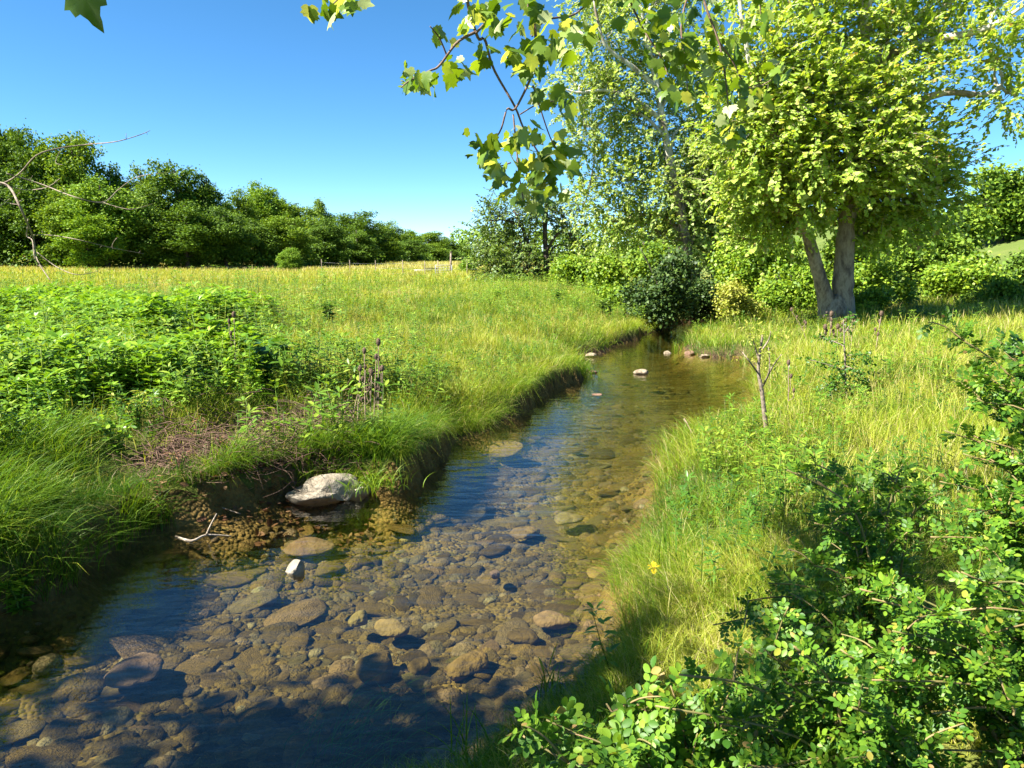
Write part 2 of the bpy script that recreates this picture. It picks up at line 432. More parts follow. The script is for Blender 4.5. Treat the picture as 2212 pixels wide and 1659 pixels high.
def inside(x, y):
    r = np.zeros(x.shape, bool); n = len(POLY)
    for k in range(n):
        a, b = POLY[k], POLY[(k + 1) % n]
        if a[1] == b[1]: continue
        c = ((a[1] > y) != (b[1] > y)) & (x < (b[0] - a[0]) * (y - a[1]) / (b[1] - a[1]) + a[0])
        r ^= c
    return r

TONGUE = on_z(1570, 748)[:2]
FOREST = [(-160, 78), (-70, 92), (-45, 102), (-30, 118), (-26, 150), (-24, 210), (-22, 330), (-15, 420)]
FA = np.array(FOREST, float)

SCAR = [on_z(px, py)[:2] for px, py in ((330, 1085), (430, 1050), (530, 1020), (630, 1000), (710, 985), (770, 978))]
SCARA = np.array(SCAR)

def scar(x, y):
    return np.exp(-(seg_dist(x, y, SCARA) / .62) ** 2)

def terrain(x, y):
    """height, signed distance to water (negative inside), is-left"""
    x = np.asarray(x, float); y = np.asarray(y, float)
    wob = (vnoise(x, y, .42, 3) - .5) * .22 + (vnoise(x, y, 1.2, 4) - .5) * .36 + (vnoise(x, y, 3.1, 7) - .5) * .30
    slump = .10 + .55 * sm((vnoise(x, y, 1.7, 14) - .35) / .4)
    dl = seg_dist(x, y, LBA); dr = seg_dist(x, y, RBA)
    ins = inside(x, y)
    d = np.where(ins, -np.minimum(dl, dr), np.minimum(dl, dr)) + wob
    left = dl < dr
    n1 = vnoise(x, y, 1.1, 5) - .5; n2 = vnoise(x, y, 3.7, 6) - .5; n3 = vnoise(x, y, .35, 8) - .5
    near = np.exp(-((y - 4.5) / 3.0) ** 2)
    bl = (.30 + .06 * near) * sm((d + .02) / slump) + .20 * sm((d - .15) / 1.8) + .28 * sm((d - 1) / 9)
    bl = bl * (1 - .28 * scar(x, y))
    br = .22 * sm((d + .03) / .35) + .30 * sm((d - .2) / 1.6) + .32 * sm((d - 1.0) / 5)
    tong = np.exp(-(((x - TONGUE[0]) / 1.7) ** 2 + ((y - TONGUE[1]) / 1.9) ** 2))
    br = br * (1 - .62 * tong)
    out = np.where(left, bl, br) + sm(d / 1.2) * (n1 * .20 + n2 * .18 + n3 * .05)
    bed = -.06 - .30 * sm(-d / .5) - .10 * sm(-d / 2) + n1 * .10 + n3 * .03
    bed = np.minimum(bed, -.03)
    e = sm((d + .12) / .2)
    h = bed * (1 - e) + out * e
    # far lie of the land
    fy = np.interp(x, FA[:5, 0], FA[:5, 1])
    behind = np.where(x < -26, np.clip(y - fy - 4, 0, None), 0) * sm((-x / np.maximum(y, 1) - .18) / .25)
    h = h + np.where(d > 3, 1, 0) * (11.0 * sm(behind / 70))
    h = h + 7.0 * sm((x - 22) / 40) * sm((y - 26) / 40)
    h = h + (vnoise(x, y, 30, 9) - .5) * .8 * sm((y - 30) / 40)
    return h, d, left

def gz(x, y):
    return float(terrain(np.array([x]), np.array([y]))[0][0])

def ground_at(px, py, z0=.8):
    """point of the ground seen at a pixel (ignoring plants)"""
    z = z0
    for _ in range(12):
        p = on_z(px, py, z); z = .5 * z + .5 * gz(p[0], p[1])
    p = on_z(px, py, z); p[2] = gz(p[0], p[1])
    return p

# ------------------------------------------------------------------ ground sheets
def build_ground():
    th = np.concatenate([np.linspace(-math.pi, -1.22, 46)[:-1], np.linspace(-1.22, 1.22, 560), np.linspace(1.22, math.pi, 46)[1:-1]])
    r = np.concatenate([[0.02], np.geomspace(.5, 26, 420), np.geomspace(26, 1500, 150)[1:]])
    R, TH = np.meshgrid(r, th, indexing='ij')
    X = R * np.sin(TH); Y = R * np.cos(TH)
    hz, d, left = terrain(X.ravel(), Y.ravel())
    V = np.stack([X.ravel(), Y.ravel(), hz], -1)
    nr, nt_ = R.shape
    i = np.arange(nr - 1)[:, None] * nt_; j = np.arange(nt_)[None]; j2 = (j + 1) % nt_
    Q = np.stack([i + j, i + j2, i + nt_ + j2, i + nt_ + j], -1).reshape(-1, 4)[:, ::-1]
    bedm = (d[Q].max(1) < .10)
    for nm, mask, mat in (('ground', ~bedm, M['ground']), ('stream_bed', bedm, M['bed'])):
        q = Q[mask]; used, inv = np.unique(q, return_inverse=True)
        structure(make_mesh(nm, V[used], inv.reshape(-1, 4), mat, smooth=True))
    # water body, closed below the bed
    xs = np.linspace(-18, 22, 41); ys = np.linspace(-7, 38, 46)
    X, Y = np.meshgrid(xs, ys)
    V = np.stack([X.ravel(), Y.ravel(), np.zeros(X.size)], -1)
    n = len(xs); i = np.arange(len(ys) - 1)[:, None] * n; j = np.arange(n - 1)[None]
    Q = np.stack([i + j, i + j + 1, i + n + j + 1, i + n + j], -1).reshape(-1, 4)
    rim = list(range(n)) + [k * n + n - 1 for k in range(1, len(ys))] + [(len(ys) - 1) * n + k for k in range(n - 2, -1, -1)] + [k * n for k in range(len(ys) - 2, 0, -1)]
    b0 = len(V); VB = V[rim].copy(); VB[:, 2] = -1.6; m = len(rim)
    side = [(rim[k], b0 + k, b0 + (k + 1) % m, rim[(k + 1) % m]) for k in range(m)]
    cpt = b0 + m; V = np.vstack([V, VB, [[2, 15, -1.6]]])
    bot = [(cpt, b0 + (k + 1) % m, b0 + k, b0 + k) for k in range(m)]
    o = make_mesh('water', V, np.vstack([np.concatenate([Q[:, [0, 1, 2]], Q[:, [0, 2, 3]]]), np.array(side)[:, [0, 1, 2]], np.array(side)[:, [0, 2, 3]], np.array(bot)[:, :3]]), M['water'])
    structure(o)
build_ground()

# ------------------------------------------------------------------ grass
def blades(mb, P, H, W, bend, az, tint, rg, segs=3, head=False, droop=.38):
    N = len(P)
    ts = np.linspace(0, 1, segs + 1)
    d = np.stack([np.cos(az), np.sin(az), np.zeros(N)], -1)
    fa = rg.uniform(0, 2 * math.pi, N)
    lat = np.stack([np.cos(fa), np.sin(fa), np.zeros(N)], -1)
    vs = []
    for t in ts[:-1]:
        c = P + d * (H * bend * t ** 2)[:, None]; c[:, 2] += H * (t - droop * np.minimum(bend, 1.4) * t ** 3)
        w = W * (.45 + .55 * min(1, t * 3)) * (1 - t) ** .6 if not head else W * (.35 if t < .6 else 1.7)
        vs += [c - lat * w[:, None] / 2, c + lat * w[:, None] / 2]
    c = P + d * (H * bend)[:, None]; c[:, 2] += H * (1 - droop * np.minimum(bend, 1.4))
    vs.append(c)
    V = np.stack(vs, 1); k = V.shape[1]
    T = []
    for s in range(segs - 1):
        a = 2 * s; T += [(a, a + 1, a + 3), (a, a + 3, a + 2)]
    a = 2 * (segs - 1); T.append((a, a + 1, a + 2))
    T = np.array(T)[None] + (np.arange(N) * k)[:, None, None]
    mb.add(V.reshape(-1, 3), T.reshape(-1, 3), np.repeat(np.clip(tint, 0, 1), k))

def cand(rg, n, r0, r1, t0, t1):
    r = np.exp(rg.uniform(math.log(r0), math.log(r1), n)); th = rg.uniform(t0, t1, n)
    x = r * np.sin(th); y = r * np.cos(th)
    h, d, left = terrain(x, y)
    return x, y, h, d, left, r

def weed_zone(x, y, d):
    s = x / np.maximum(y, .1)
    n = vnoise(x, y, 2.6, 21) - .5
    m = vnoise(x, y, .8, 22) - .5
    return ((s + .42 + n * .34 + m * .22) < 0) & (d > 1.3 + 1.2 * n + .7 * sm((s + .62) / .12)) & (y > 4.5) & (y < 23 + n * 8)

def far_dry(y, x):
    return sm((y - 15 + (vnoise(x, y, 5, 31) - .5) * 8) / 12)

def build_grass():
    # left meadow
    rg = np.random.default_rng(11)
    x, y, h, d, left, r = cand(rg, 640000, 3.6, 60, -.75, .36)
    clump = vnoise(x, y, .22, 41)
    k = left & (d > .09) & ((rg.random(len(x)) < .35 + clump) ) & ~((x > 9) & (y > 34))
    wz = weed_zone(x, y, d); k &= ~(wz & (rg.random(len(x)) < .75))
    k &= rg.random(len(x)) > scar(x, y) * 1.05
    k0 = k
    x, y, h, d, r = x[k], y[k], h[k], d[k], r[k]; n = len(x)
    edge = np.exp(-(d / .5) ** 2)
    patch = vnoise(x, y, 2.2, 42); p2 = vnoise(x, y, .7, 43)
    H = (.04 + .12 * patch + .30 * p2 ** 2 + .10 * clump[k0]) * rg.uniform(.5, 1.45, n) + .16 * edge + .05 * sm((r - 14) / 12) * rg.random(n)
    W = np.maximum(.0042, .00052 * r) * rg.uniform(.7, 1.3, n)
    bend = rg.uniform(.15, 1.3, n) + edge * .3
    az = rg.uniform(0, 2 * math.pi, n)
    az = np.where(rg.random(n) < edge * .8, -.85 + rg.normal(0, .6, n), az)
    dry = far_dry(y, x)
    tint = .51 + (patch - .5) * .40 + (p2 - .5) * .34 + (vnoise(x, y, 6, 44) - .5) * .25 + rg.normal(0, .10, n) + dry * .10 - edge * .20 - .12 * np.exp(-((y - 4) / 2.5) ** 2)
    tint = np.where(rg.random(n) < .05 + .06 * p2, rg.uniform(.85, 1, n), tint)
    mb = MB(); P = np.stack([x, y, h - .01], -1)
    nearm = r < 13
    a = nearm
    blades(mb, P[a], H[a], W[a], bend[a], az[a], tint[a], rg, 3)
    a = ~nearm
    blades(mb, P[a], H[a], W[a], bend[a], az[a], tint[a], rg, 2)
    # fringe hanging over the cut bank
    x2, y2, h2, d2, left2, r2 = cand(rg, 400000, 3.6, 30, -.75, .36)
    k = left2 & (d2 > .06) & (d2 < .30) & (scar(x2, y2) < .35) & (vnoise(x2, y2, .5, 45) > .40)
    x2, y2, h2, r2 = x2[k], y2[k], h2[k], r2[k]; n2 = len(x2); print('fringe', n2)
    blades(mb, np.stack([x2, y2, h2 - .01], -1), rg.uniform(.10, .34, n2) * (1 + .5 * (rg.random(n2) < .1)), np.maximum(.005, .0006 * r2), rg.uniform(.4, 1.3, n2), -.85 + rg.normal(0, 1.0, n2), rg.normal(.36, .16, n2) + (rg.random(n2) < .12) * .5, rg, 4, False, 1.05)
    # tussocks
    xc, yc, hc, dc, lc, rc = cand(rg, 3000, 4.5, 45, -.75, .36)
    k = lc & (dc > .3) & (scar(xc, yc) < .25); xc, yc, rc = xc[k], yc[k], rc[k]; m = 44
    x2 = np.repeat(xc, m) + rg.normal(0, .10, len(xc) * m) * np.repeat(1 + rc / 25, m); y2 = np.repeat(yc, m) + rg.normal(0, .10, len(xc) * m) * np.repeat(1 + rc / 25, m)
    tc = np.repeat(np.where(rg.random(len(xc)) < .25, .86, rg.uniform(.2, .5, len(xc))), m); Hc = np.repeat(rg.uniform(.16, .42, len(xc)), m)
    h2 = terrain(x2, y2)[0]; n2 = len(x2)
    blades(mb, np.stack([x2, y2, h2 - .01], -1), Hc * rg.uniform(.6, 1.1, n2), np.maximum(.0045, .0006 * np.hypot(x2, y2)), rg.uniform(.2, 1.3, n2), rg.uniform(0, 6.28, n2), tc + rg.normal(0, .06, n2), rg, 3)
    # flowering stalks
    x, y, h, d, left, r = cand(rg, 30000, 5, 60, -.75, .36)
    k = left & (d > .3) & (rg.random(len(x)) < .25 + .75 * sm((y - 9) / 10))
    x, y, h, r = x[k], y[k], h[k], r[k]; n = len(x)
    blades(mb, np.stack([x, y, h], -1), rg.uniform(.2, .42, n), np.maximum(.0035, .0004 * r), rg.uniform(.05, .4, n), rg.uniform(0, 6.28, n),
           rg.uniform(.62, .95, n), rg, 3, True)
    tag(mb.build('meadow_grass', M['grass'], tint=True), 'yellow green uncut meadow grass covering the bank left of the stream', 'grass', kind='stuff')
    # far field
    rg = np.random.default_rng(12)
    x, y, h, d, left, r = cand(rg, 130000, 45, 190, -.78, .2)
    k = d > 3
    x, y, h, r = x[k], y[k], h[k], r[k]; n = len(x)
    pn = vnoise(x, y, 9, 51)
    mb = MB()
    blades(mb, np.stack([x, y, h], -1), rg.uniform(.3, .75, n) * (.7 + .5 * pn), .0011 * r * rg.uniform(.7, 1.3, n), rg.uniform(.05, .6, n), rg.uniform(0, 6.28, n),
           .72 + .12 * sm((y - 60) / 40) + (pn - .5) * .25 + rg.normal(0, .08, n), rg, 2)
    tag(mb.build('field_grass', M['grass'], tint=True), 'tan seeding grass of the far hay field before the woods', 'grass', kind='stuff')
    # right bank
    rg = np.random.default_rng(13)
    x, y, h, d, left, r = cand(rg, 420000, 1.3, 55, -.35, .80)
    clump = vnoise(x, y, .2, 61)
    k = ~left & (d > -.10) & (rg.random(len(x)) < .3 + clump) & (y > .8)
    nearthin = (r < 3.2) & (rg.random(len(x)) < .55); k &= ~nearthin
    bare = (vnoise(x, y, .5, 66) > .74) & (d < 2.4) & (d > .5) & (y < 6); k &= ~bare
    x, y, h, d, r = x[k], y[k], h[k], d[k], r[k]; n = len(x)
    edge = np.exp(-(d / .45) ** 2); patch = vnoise(x, y, 1.4, 62); p2 = vnoise(x, y, .5, 63)
    tong = np.exp(-(((x - TONGUE[0]) / 1.9) ** 2 + ((y - TONGUE[1]) / 2.1) ** 2))
    H = (.12 + .18 * patch + .10 * p2) * rg.uniform(.55, 1.45, n) + .06 * edge + .14 * sm((r - 8) / 10) * rg.random(n)
    H *= 1 - .15 * tong
    W = np.maximum(.0045, .00085 * r) * rg.uniform(.7, 1.3, n)
    az = np.where(rg.random(n) < edge * .55, math.pi * .95 + rg.normal(0, .7, n), rg.uniform(0, 6.28, n))
    tint = .48 + (patch - .5) * .42 + (p2 - .5) * .36 + rg.normal(0, .11, n) + .12 * sm((d - 1.5) / 5) - edge * .16 - tong * .2
    tint = np.where(rg.random(n) < .07 + .10 * patch, rg.uniform(.84, 1, n), tint)
    bend = rg.uniform(.15, 1.3, n)
    H = H * np.where(r < 4.2, .5, np.where(r < 7, .8, 1))
    mb = MB(); P = np.stack([x, y, h - .01], -1)
    a = r < 11; blades(mb, P[a], H[a], W[a], bend[a], az[a], tint[a], rg, 3)
    a = ~a; blades(mb, P[a], H[a], W[a], bend[a], az[a], tint[a], rg, 2)
    xc, yc, hc, dc, lc, rc = cand(rg, 1500, 4, 40, 0, .8)
    k = ~lc & (dc > .25); xc, yc, rc = xc[k], yc[k], rc[k]; m = 36
    x2 = np.repeat(xc, m) + rg.normal(0, .09, len(xc) * m); y2 = np.repeat(yc, m) + rg.normal(0, .09, len(xc) * m)
    tc = np.repeat(np.where(rg.random(len(xc)) < .22, .86, rg.uniform(.2, .5, len(xc))), m); Hc = np.repeat(rg.uniform(.16, .44, len(xc)), m)
    h2 = terrain(x2, y2)[0]; n2 = len(x2)
    blades(mb, np.stack([x2, y2, h2 - .01], -1), Hc * rg.uniform(.6, 1.1, n2), np.maximum(.0045, .0006 * np.hypot(x2, y2)), rg.uniform(.3, 1.5, n2), rg.uniform(0, 6.28, n2), tc + rg.normal(0, .06, n2), rg, 3)
    x, y, h, d, left, r = cand(rg, 17000, 5, 55, 0, .8)
    k = ~left & (d > .9)
    x, y, h, r = x[k], y[k], h[k], r[k]; n = len(x)
    blades(mb, np.stack([x, y, h], -1), rg.uniform(.24, .5, n), np.maximum(.0035, .0004 * r), rg.uniform(.05, .4, n), rg.uniform(0, 6.28, n), rg.uniform(.64, .97, n), rg, 3, True)
    tag(mb.build('bank_grass', M['grass'], tint=True), 'tall mixed green and straw grass on the bank right of the stream', 'grass', kind='stuff')
    # long lush blades at the lower left bank
    rg = np.random.default_rng(14)
    x, y, h, d, left, r = cand(rg, 120000, 3.5, 9, -.85, -.1)
    k = left & (d > -.02) & (d < 1.5) & (x < -1.2) & (vnoise(x, y, .5, 71) > .33) & (scar(x, y) < .3)
    x, y, h, d, r = x[k], y[k], h[k], d[k], r[k]; n = len(x)
    mb = MB()
    blades(mb, np.stack([x, y, h - .02], -1), rg.uniform(.3, .62, n), rg.uniform(.006, .011, n), rg.uniform(.3, 1.2, n), -.6 + rg.normal(0, 1.0, n), rg.normal(.24, .13, n), rg, 4)
    tag(mb.build('lush_bank_grass', M['grass'], tint=True), 'long dark green arching grass hanging over the near left bank', 'grass', kind='stuff')
build_grass()

# ------------------------------------------------------------------ broad-leaved weeds
def weed_template(rg, leaf=LANCE, levels=7, L=.15, h=.85):
    mb = MB()
    st = np.array([[0, 0, 0], [.02, .01, h * .5], [0, .03, h]])
    for k in range(levels):
        z = h * (.28 + .72 * (k + .5) / levels)
        n = 2 if k < levels - 1 else 5
        for q in range(n):
            a = k * 1.57 + q * 2 * math.pi / n + rg.normal(0, .25)
            up = rg.uniform(-.05, .5) if k < levels - 1 else rg.uniform(.4, .9)
            d = np.array([[math.cos(a), math.sin(a), up]])
            nh = np.array([[-math.cos(a) * up, -math.sin(a) * up, 1.0]]) + rg.normal(0, .15, (1, 3))
            l = L * (1.05 - .45 * abs(k / levels - .45)) * rg.uniform(.8, 1.2)
            mb.scatter(leaf, np.array([[math.cos(a) * .012, math.sin(a) * .012, z]]), basis(d, nh), np.array([l]))
    V, T = np.vstack(mb.V), np.vstack(mb.T)
    m2 = MB(); m2.tube(st, [.006, .005, .003], 3)
    return (np.vstack([V, m2.V[0]]), np.vstack([T, m2.T[0] + len(V)]))

def zrot(a, tilt, rg):
    n = len(a); c, s = np.cos(a), np.sin(a); z = np.zeros(n); o = np.ones(n)
    R = np.stack([np.stack([c, -s, z], -1), np.stack([s, c, z], -1), np.stack([z, z, o], -1)], 1)
    up = nrm(np.stack([rg.normal(0, tilt, n), rg.normal(0, tilt, n), o], -1))
    x = nrm(R[:, :, 0] - up * np.sum(R[:, :, 0] * up, -1, keepdims=True)); y = np.cross(up, x)
    return np.stack([x, y, up], -1)

WT = [weed_template(np.random.default_rng(100 + k), leaf_lance(.42, .1, .22), 6 + k % 3, .16, .8) for k in range(4)]
WT2 = [weed_template(np.random.default_rng(120 + k), leaf_lance(.3, .1, .2), 8, .12, .7) for k in range(3)]

def build_weeds():
    rg = np.random.default_rng(21)
    x, y, h, d, left, r = cand(rg, 44000, 5, 26, -.85, -.1)
    k = left & weed_zone(x, y, d) & (d > .4)
    # keep density per ground area about even
    k &= rg.random(len(x)) < np.clip((r / 11) ** 1.3, .18, 1) * np.clip(2.2 * vnoise(x, y, .9, 82) - .45, .04, 1)
    x, y, h, d = x[k], y[k], h[k], d[k]; n = len(x)
    big = .25 + .45 * vnoise(x, y, 1.6, 81) + .40 * vnoise(x, y, .55, 84)
    big *= .38 + .62 * sm((d - 1.0) / 2.2)
    mb = MB(); w = rg.integers(0, 4, n)
    for q in range(4):
        a = w == q
        mb.scatter(WT[q], np.stack([x, y, h - .03], -1)[a], zrot(rg.uniform(0, 6.28, a.sum()), .14, rg), (big * rg.uniform(.6, 1.35, n))[a])
    tag(mb.build('broadleaf_weeds', M['weed']), 'bright green leafy weed patch filling the left meadow', 'weeds', kind='stuff')
    print('weeds', n)
    # scattered small herbs through both banks
    rg = np.random.default_rng(22)
    x, y, h, d, left, r = cand(rg, 44000, 3.5, 45, -.8, .75)
    s = vnoise(x, y, 1.2, 83)
    k = (d > .15) & (s > .60) & (rg.random(len(x)) < np.where(left, .28, .16)) & (scar(x, y) < .3)
    k |= (d > .3) & (vnoise(x, y, .8, 85) > .70) & (rg.random(len(x)) < np.where(left, .5, .15)) & (scar(x, y) < .3)
    k |= (d > .3) & left & (y > 20) & (x / y > -.05) & (x / y < .2) & (rg.random(len(x)) < .6)
    x, y, h, r, left = x[k], y[k], h[k], r[k], left[k]; n = len(x)
    mb = MB(); w = rg.integers(0, 3, n)
    for q in range(3):
        a = w == q
        mb.scatter(WT2[q], np.stack([x, y, h - .03], -1)[a], zrot(rg.uniform(0, 6.28, a.sum()), .15, rg), (rg.uniform(.25, .85, n) * (1 + .5 * sm((y - 18) / 10) + .5 * sm((-.06 - x / y) / .15) * left[:n]))[a])
    tag(mb.build('small_herbs', M['herb']), 'small leafy herbs scattered among the grass of both banks', 'weeds', kind='stuff')
    # darker herb clusters
    rg = np.random.default_rng(23)
    xc, yc, hc, dc, lc, rc = cand(rg, 1300, 4.5, 42, -.75, .75)
    k = (dc > .35) & (lc | (rg.random(len(xc)) < .4)) & (scar(xc, yc) < .3); xc, yc, rc = xc[k], yc[k], rc[k]; m = 9
    x = np.repeat(xc, m) + rg.normal(0, .17, len(xc) * m) * np.repeat(1 + rc / 30, m); y = np.repeat(yc, m) + rg.normal(0, .17, len(xc) * m) * np.repeat(1 + rc / 30, m)
    h, d, _ = terrain(x, y); sc_ = np.repeat(rg.uniform(.22, .62, len(xc)), m) * (1 + .3 * sm((y - 15) / 15))
    k = d > .2; x, y, h, sc_ = x[k], y[k], h[k], sc_[k]; n = len(x); w = rg.integers(0, 3, n); mb = MB()
    for q in range(3):
        a = w == q
        mb.scatter(WT2[q], np.stack([x, y, h - .03], -1)[a], zrot(rg.uniform(0, 6.28, a.sum()), .2, rg), (sc_ * rg.uniform(.7, 1.25, n))[a])
    tag(mb.build('dark_herbs', M['weed_dark']), 'darker leafy herb clusters dotted through the meadow and right bank', 'weeds', kind='stuff')
build_weeds()

# ------------------------------------------------------------------ trees and shrubs
def clumps_in(blobs, n, rg, shell=.45):
    w = np.array([b[6] if len(b) > 6 else b[3] * b[4] * b[5] for b in blobs], float); w /= w.sum()
    k = rg.choice(len(blobs), n, p=w)
    B = np.array([b[:6] for b in blobs], float)[k]
    u = rg.random(n) ** shell
    return B[:, :3] + rnd_dirs(rg, n) * u[:, None] * B[:, 3:6], k, nrm((B[:, :3] * 0 + 1))

def leaf_cloud(mb, C, per, cr, tpl, size, rg, up=.55, flat=.7, hang=.25, helio=.5):
    n = len(C) * per
    c = np.repeat(C, per, 0)
    P = c + rg.normal(size=(n, 3)) * np.repeat(np.broadcast_to(cr, (len(C),)), per)[:, None] * np.array([1, 1, flat]) * .6
    d = rnd_dirs(rg, n); d[:, 2] = d[:, 2] * .6 - hang
    nh = nrm(rnd_dirs(rg, n) * .8 + np.array([0, 0, up * .8]) + helio * np.array([SUN_AZ[0] * .75, SUN_AZ[1] * .75, .65]))
    mb.scatter(tpl, P, basis(d, nh), size * rg.uniform(.65, 1.3, n))

def limb(mb, a, b, r0, r1, rg, sag=.12, n=8, sides=6):
    a = np.asarray(a, float); b = np.asarray(b, float); L = np.linalg.norm(b - a)
    m1 = a + (b - a) * .35 + rg.normal(0, .07, 3) * L + np.array([0, 0, sag * L]); m2 = a + (b - a) * .7 + rg.normal(0, .06, 3) * L + np.array([0, 0, sag * L * .8])
    P = spline([a, m1, m2, b], n)
    mb.tube(P, np.linspace(r0, r1, n), sides)
    return P

def spray_tpl(seed, lf, leaf, n=13):
    rg = np.random.default_rng(seed); mb = MB()
    C = spline([(0, 0, 0), (.03, .4, .05), (-.02, .75, .0), (0, 1, -.12)], 10)
    for q in range(n):
        t = .15 + .85 * q / (n - 1); p = C[min(9, int(t * 9))] + rg.normal(0, .05, 3) * np.array([1, .3, .7])
        a = (1 if q % 2 else -1) * rg.uniform(.5, 1.3) * (1 - .6 * (t > .9))
        d = np.array([[math.sin(a), math.cos(a), rg.normal(-.35, .3)]])
        mb.scatter(leaf, p[None], basis(d, np.array([[rg.normal(0, .35), rg.normal(0, .35), 1.0]])), np.array([lf * rg.uniform(.65, 1.3)]))
    tw = MB(); tw.tube(C, np.linspace(.012, .005, 10), 3)
    return (np.vstack(mb.V), np.vstack(mb.T)), (np.vstack(tw.V), np.vstack(tw.T))

def spray_cloud(cb, tb, C, B, per, cr, L, leaf, size, rg, AP=None, clear=0):
    n = len(C) * per
    P = np.repeat(C, per, 0) + rg.normal(size=(n, 3)) * cr * np.array([.7, .7, .55])
    bc = np.repeat(B, per, 0)
    d = nrm(nrm(P - bc) * .9 + rnd_dirs(rg, n) * .75 + np.array([0, 0, -.12]))
    nh = nrm(rnd_dirs(rg, n) * .45 + np.array([0, 0, .75]) + .55 * np.array([SUN_AZ[0] * .75, SUN_AZ[1] * .75, .65]))
    if clear:
        near = np.zeros(n, bool)
        for a in AP:
            near |= (np.linalg.norm((P - a) * np.array([1, .45, 1]), axis=1) < clear) & (P[:, 1] < a[1] + .1)
        keep = ~near; P, d, nh = P[keep], d[keep], nh[keep]; n = len(P)
    w = rg.integers(0, 5, n); S = L * rg.uniform(.6, 1.35, n); R = basis(d, nh)
    for q in range(5):
        lt, tt = spray_tpl(9000 + q, size / L, leaf); a = w == q
        cb.scatter(lt, P[a], R[a], S[a]); tb.scatter(tt, P[a], R[a], S[a])

def make_tree(name, loc, trunks, blobs, n_clump, per, cr, tpl, size, leafm, barkm, label, cat='tree', group=None, seed=0, limbs=True, twig=.35, shell=.45, extra=None, sides=9, spray=None, clear_paths=0):
    """trunks: list of (points, radii) in local coordinates; blobs: local ellipsoids"""
    rg = np.random.default_rng(seed)
    root = empty(name, loc, label, cat, group)
    tb = MB(); cb = MB()
    tp = []
    for pts, rad in trunks:
        n = max(10, len(pts) * 4); P = spline(pts, n)
        R = np.interp(np.linspace(0, 1, n), np.linspace(0, 1, len(rad)), rad) * (1 + .06 * rg.normal(size=n))
        tb.tube(P, R, sides); tp.append((P, R))
    AP = np.vstack([p for p, _ in tp]); AR = np.concatenate([r for _, r in tp])
    C, k, _ = clumps_in(blobs, n_clump, rg, shell)
    if limbs:
        for q, b in enumerate(blobs):
            c = np.array(b[:3]); lo = c - np.array([0, 0, b[5] * .9])
            j = np.argmin(np.linalg.norm((AP - lo) * np.array([1, 1, .8]), axis=1))
            L = np.linalg.norm(c - AP[j])
            if L > .3:
                P = limb(tb, AP[j], c, min(AR[j] * .7, .03 + .022 * L), .02 + .004 * L, rg)
            else:
                P = AP[j:j + 1]
            mine = np.where(k == q)[0]
            for i in mine[: int(len(mine) * twig)]:
                s = P[rg.integers(len(P) // 2, len(P))]
                limb(tb, s, C[i], .012 + .006 * L * .3, .006, rg, .05, 5, 4)
    if spray:
        bc = np.array([b[:3] for b in blobs], float)[k] - np.array([0, 0, .3])
        CP = np.vstack([p[len(p) // 3:] for p, _ in tp[:clear_paths]]) if clear_paths else None
        spray_cloud(cb, tb, C, bc, spray[0], cr, spray[1], tpl, size, rg, CP, spray[2])
    else:
        leaf_cloud(cb, C, per, cr, tpl, size, rg)
    if extra: extra(tb, cb, rg)
    tb.build('trunk', barkm, root, True)
    cb.build('crown', leafm, root)
    return root

# --- woodland along the field : prototypes and copies
def wood_proto(seed, leafm, kind):
    rg = np.random.default_rng(seed)
    H = 14.0
    bl = []
    n = 13
    for q in range(n):
        t = (q + .5) / n
        z = H * (.14 + .74 * t)
        R = {0: 4.3 * math.sin(math.pi * (.22 + .70 * t)), 1: 4.0 * math.sin(math.pi * (.30 + .62 * t)), 2: 4.8 * math.sin(math.pi * (.12 + .72 * t))}[kind]
        a = q * 2.4 + rg.normal(0, .4)
        off = R * .55
        bl.append((off * math.cos(a), off * math.sin(a), z, R * .55 * rg.uniform(.8, 1.2), R * .55 * rg.uniform(.8, 1.2), 1.5 * rg.uniform(.8, 1.3)))
    return make_tree('woodland_tree', (0, 0, 0), [([(0, 0, -.5), (.1, .1, 5), (-.1, 0, 12.5)], [.32, .22, .05])], bl, 430, 48, .74, QUADL, .33, leafm, M['dark_bark'],
                     'x', 'tree', 'trees of the woodland edge', seed, twig=.10, shell=.38)

WP = {}
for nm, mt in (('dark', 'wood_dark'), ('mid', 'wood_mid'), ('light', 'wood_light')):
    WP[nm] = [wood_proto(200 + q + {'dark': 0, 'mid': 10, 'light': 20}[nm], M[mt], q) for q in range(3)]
used = set()

def wood_tree(px, top, depth, wpx, shade, q, label, rot):
    o = WP[shade][q]
    if id(o) in used: o = copy_tree(o)
    used.add(id(WP[shade][q]))
    X = (px - CX) / FPX * depth * 1.0
    tz = at_y(px, top, depth)[2]
    X = at_y(px, top, depth)[0]
    z = gz(X, depth)
    s = (tz - z) / 13.6
    w = wpx * depth / FPX / 8.2
    o.location = (X, depth, z); o.scale = (w, w, s); o.rotation_euler = (0, 0, rot)
    o['label'] = label
    return o

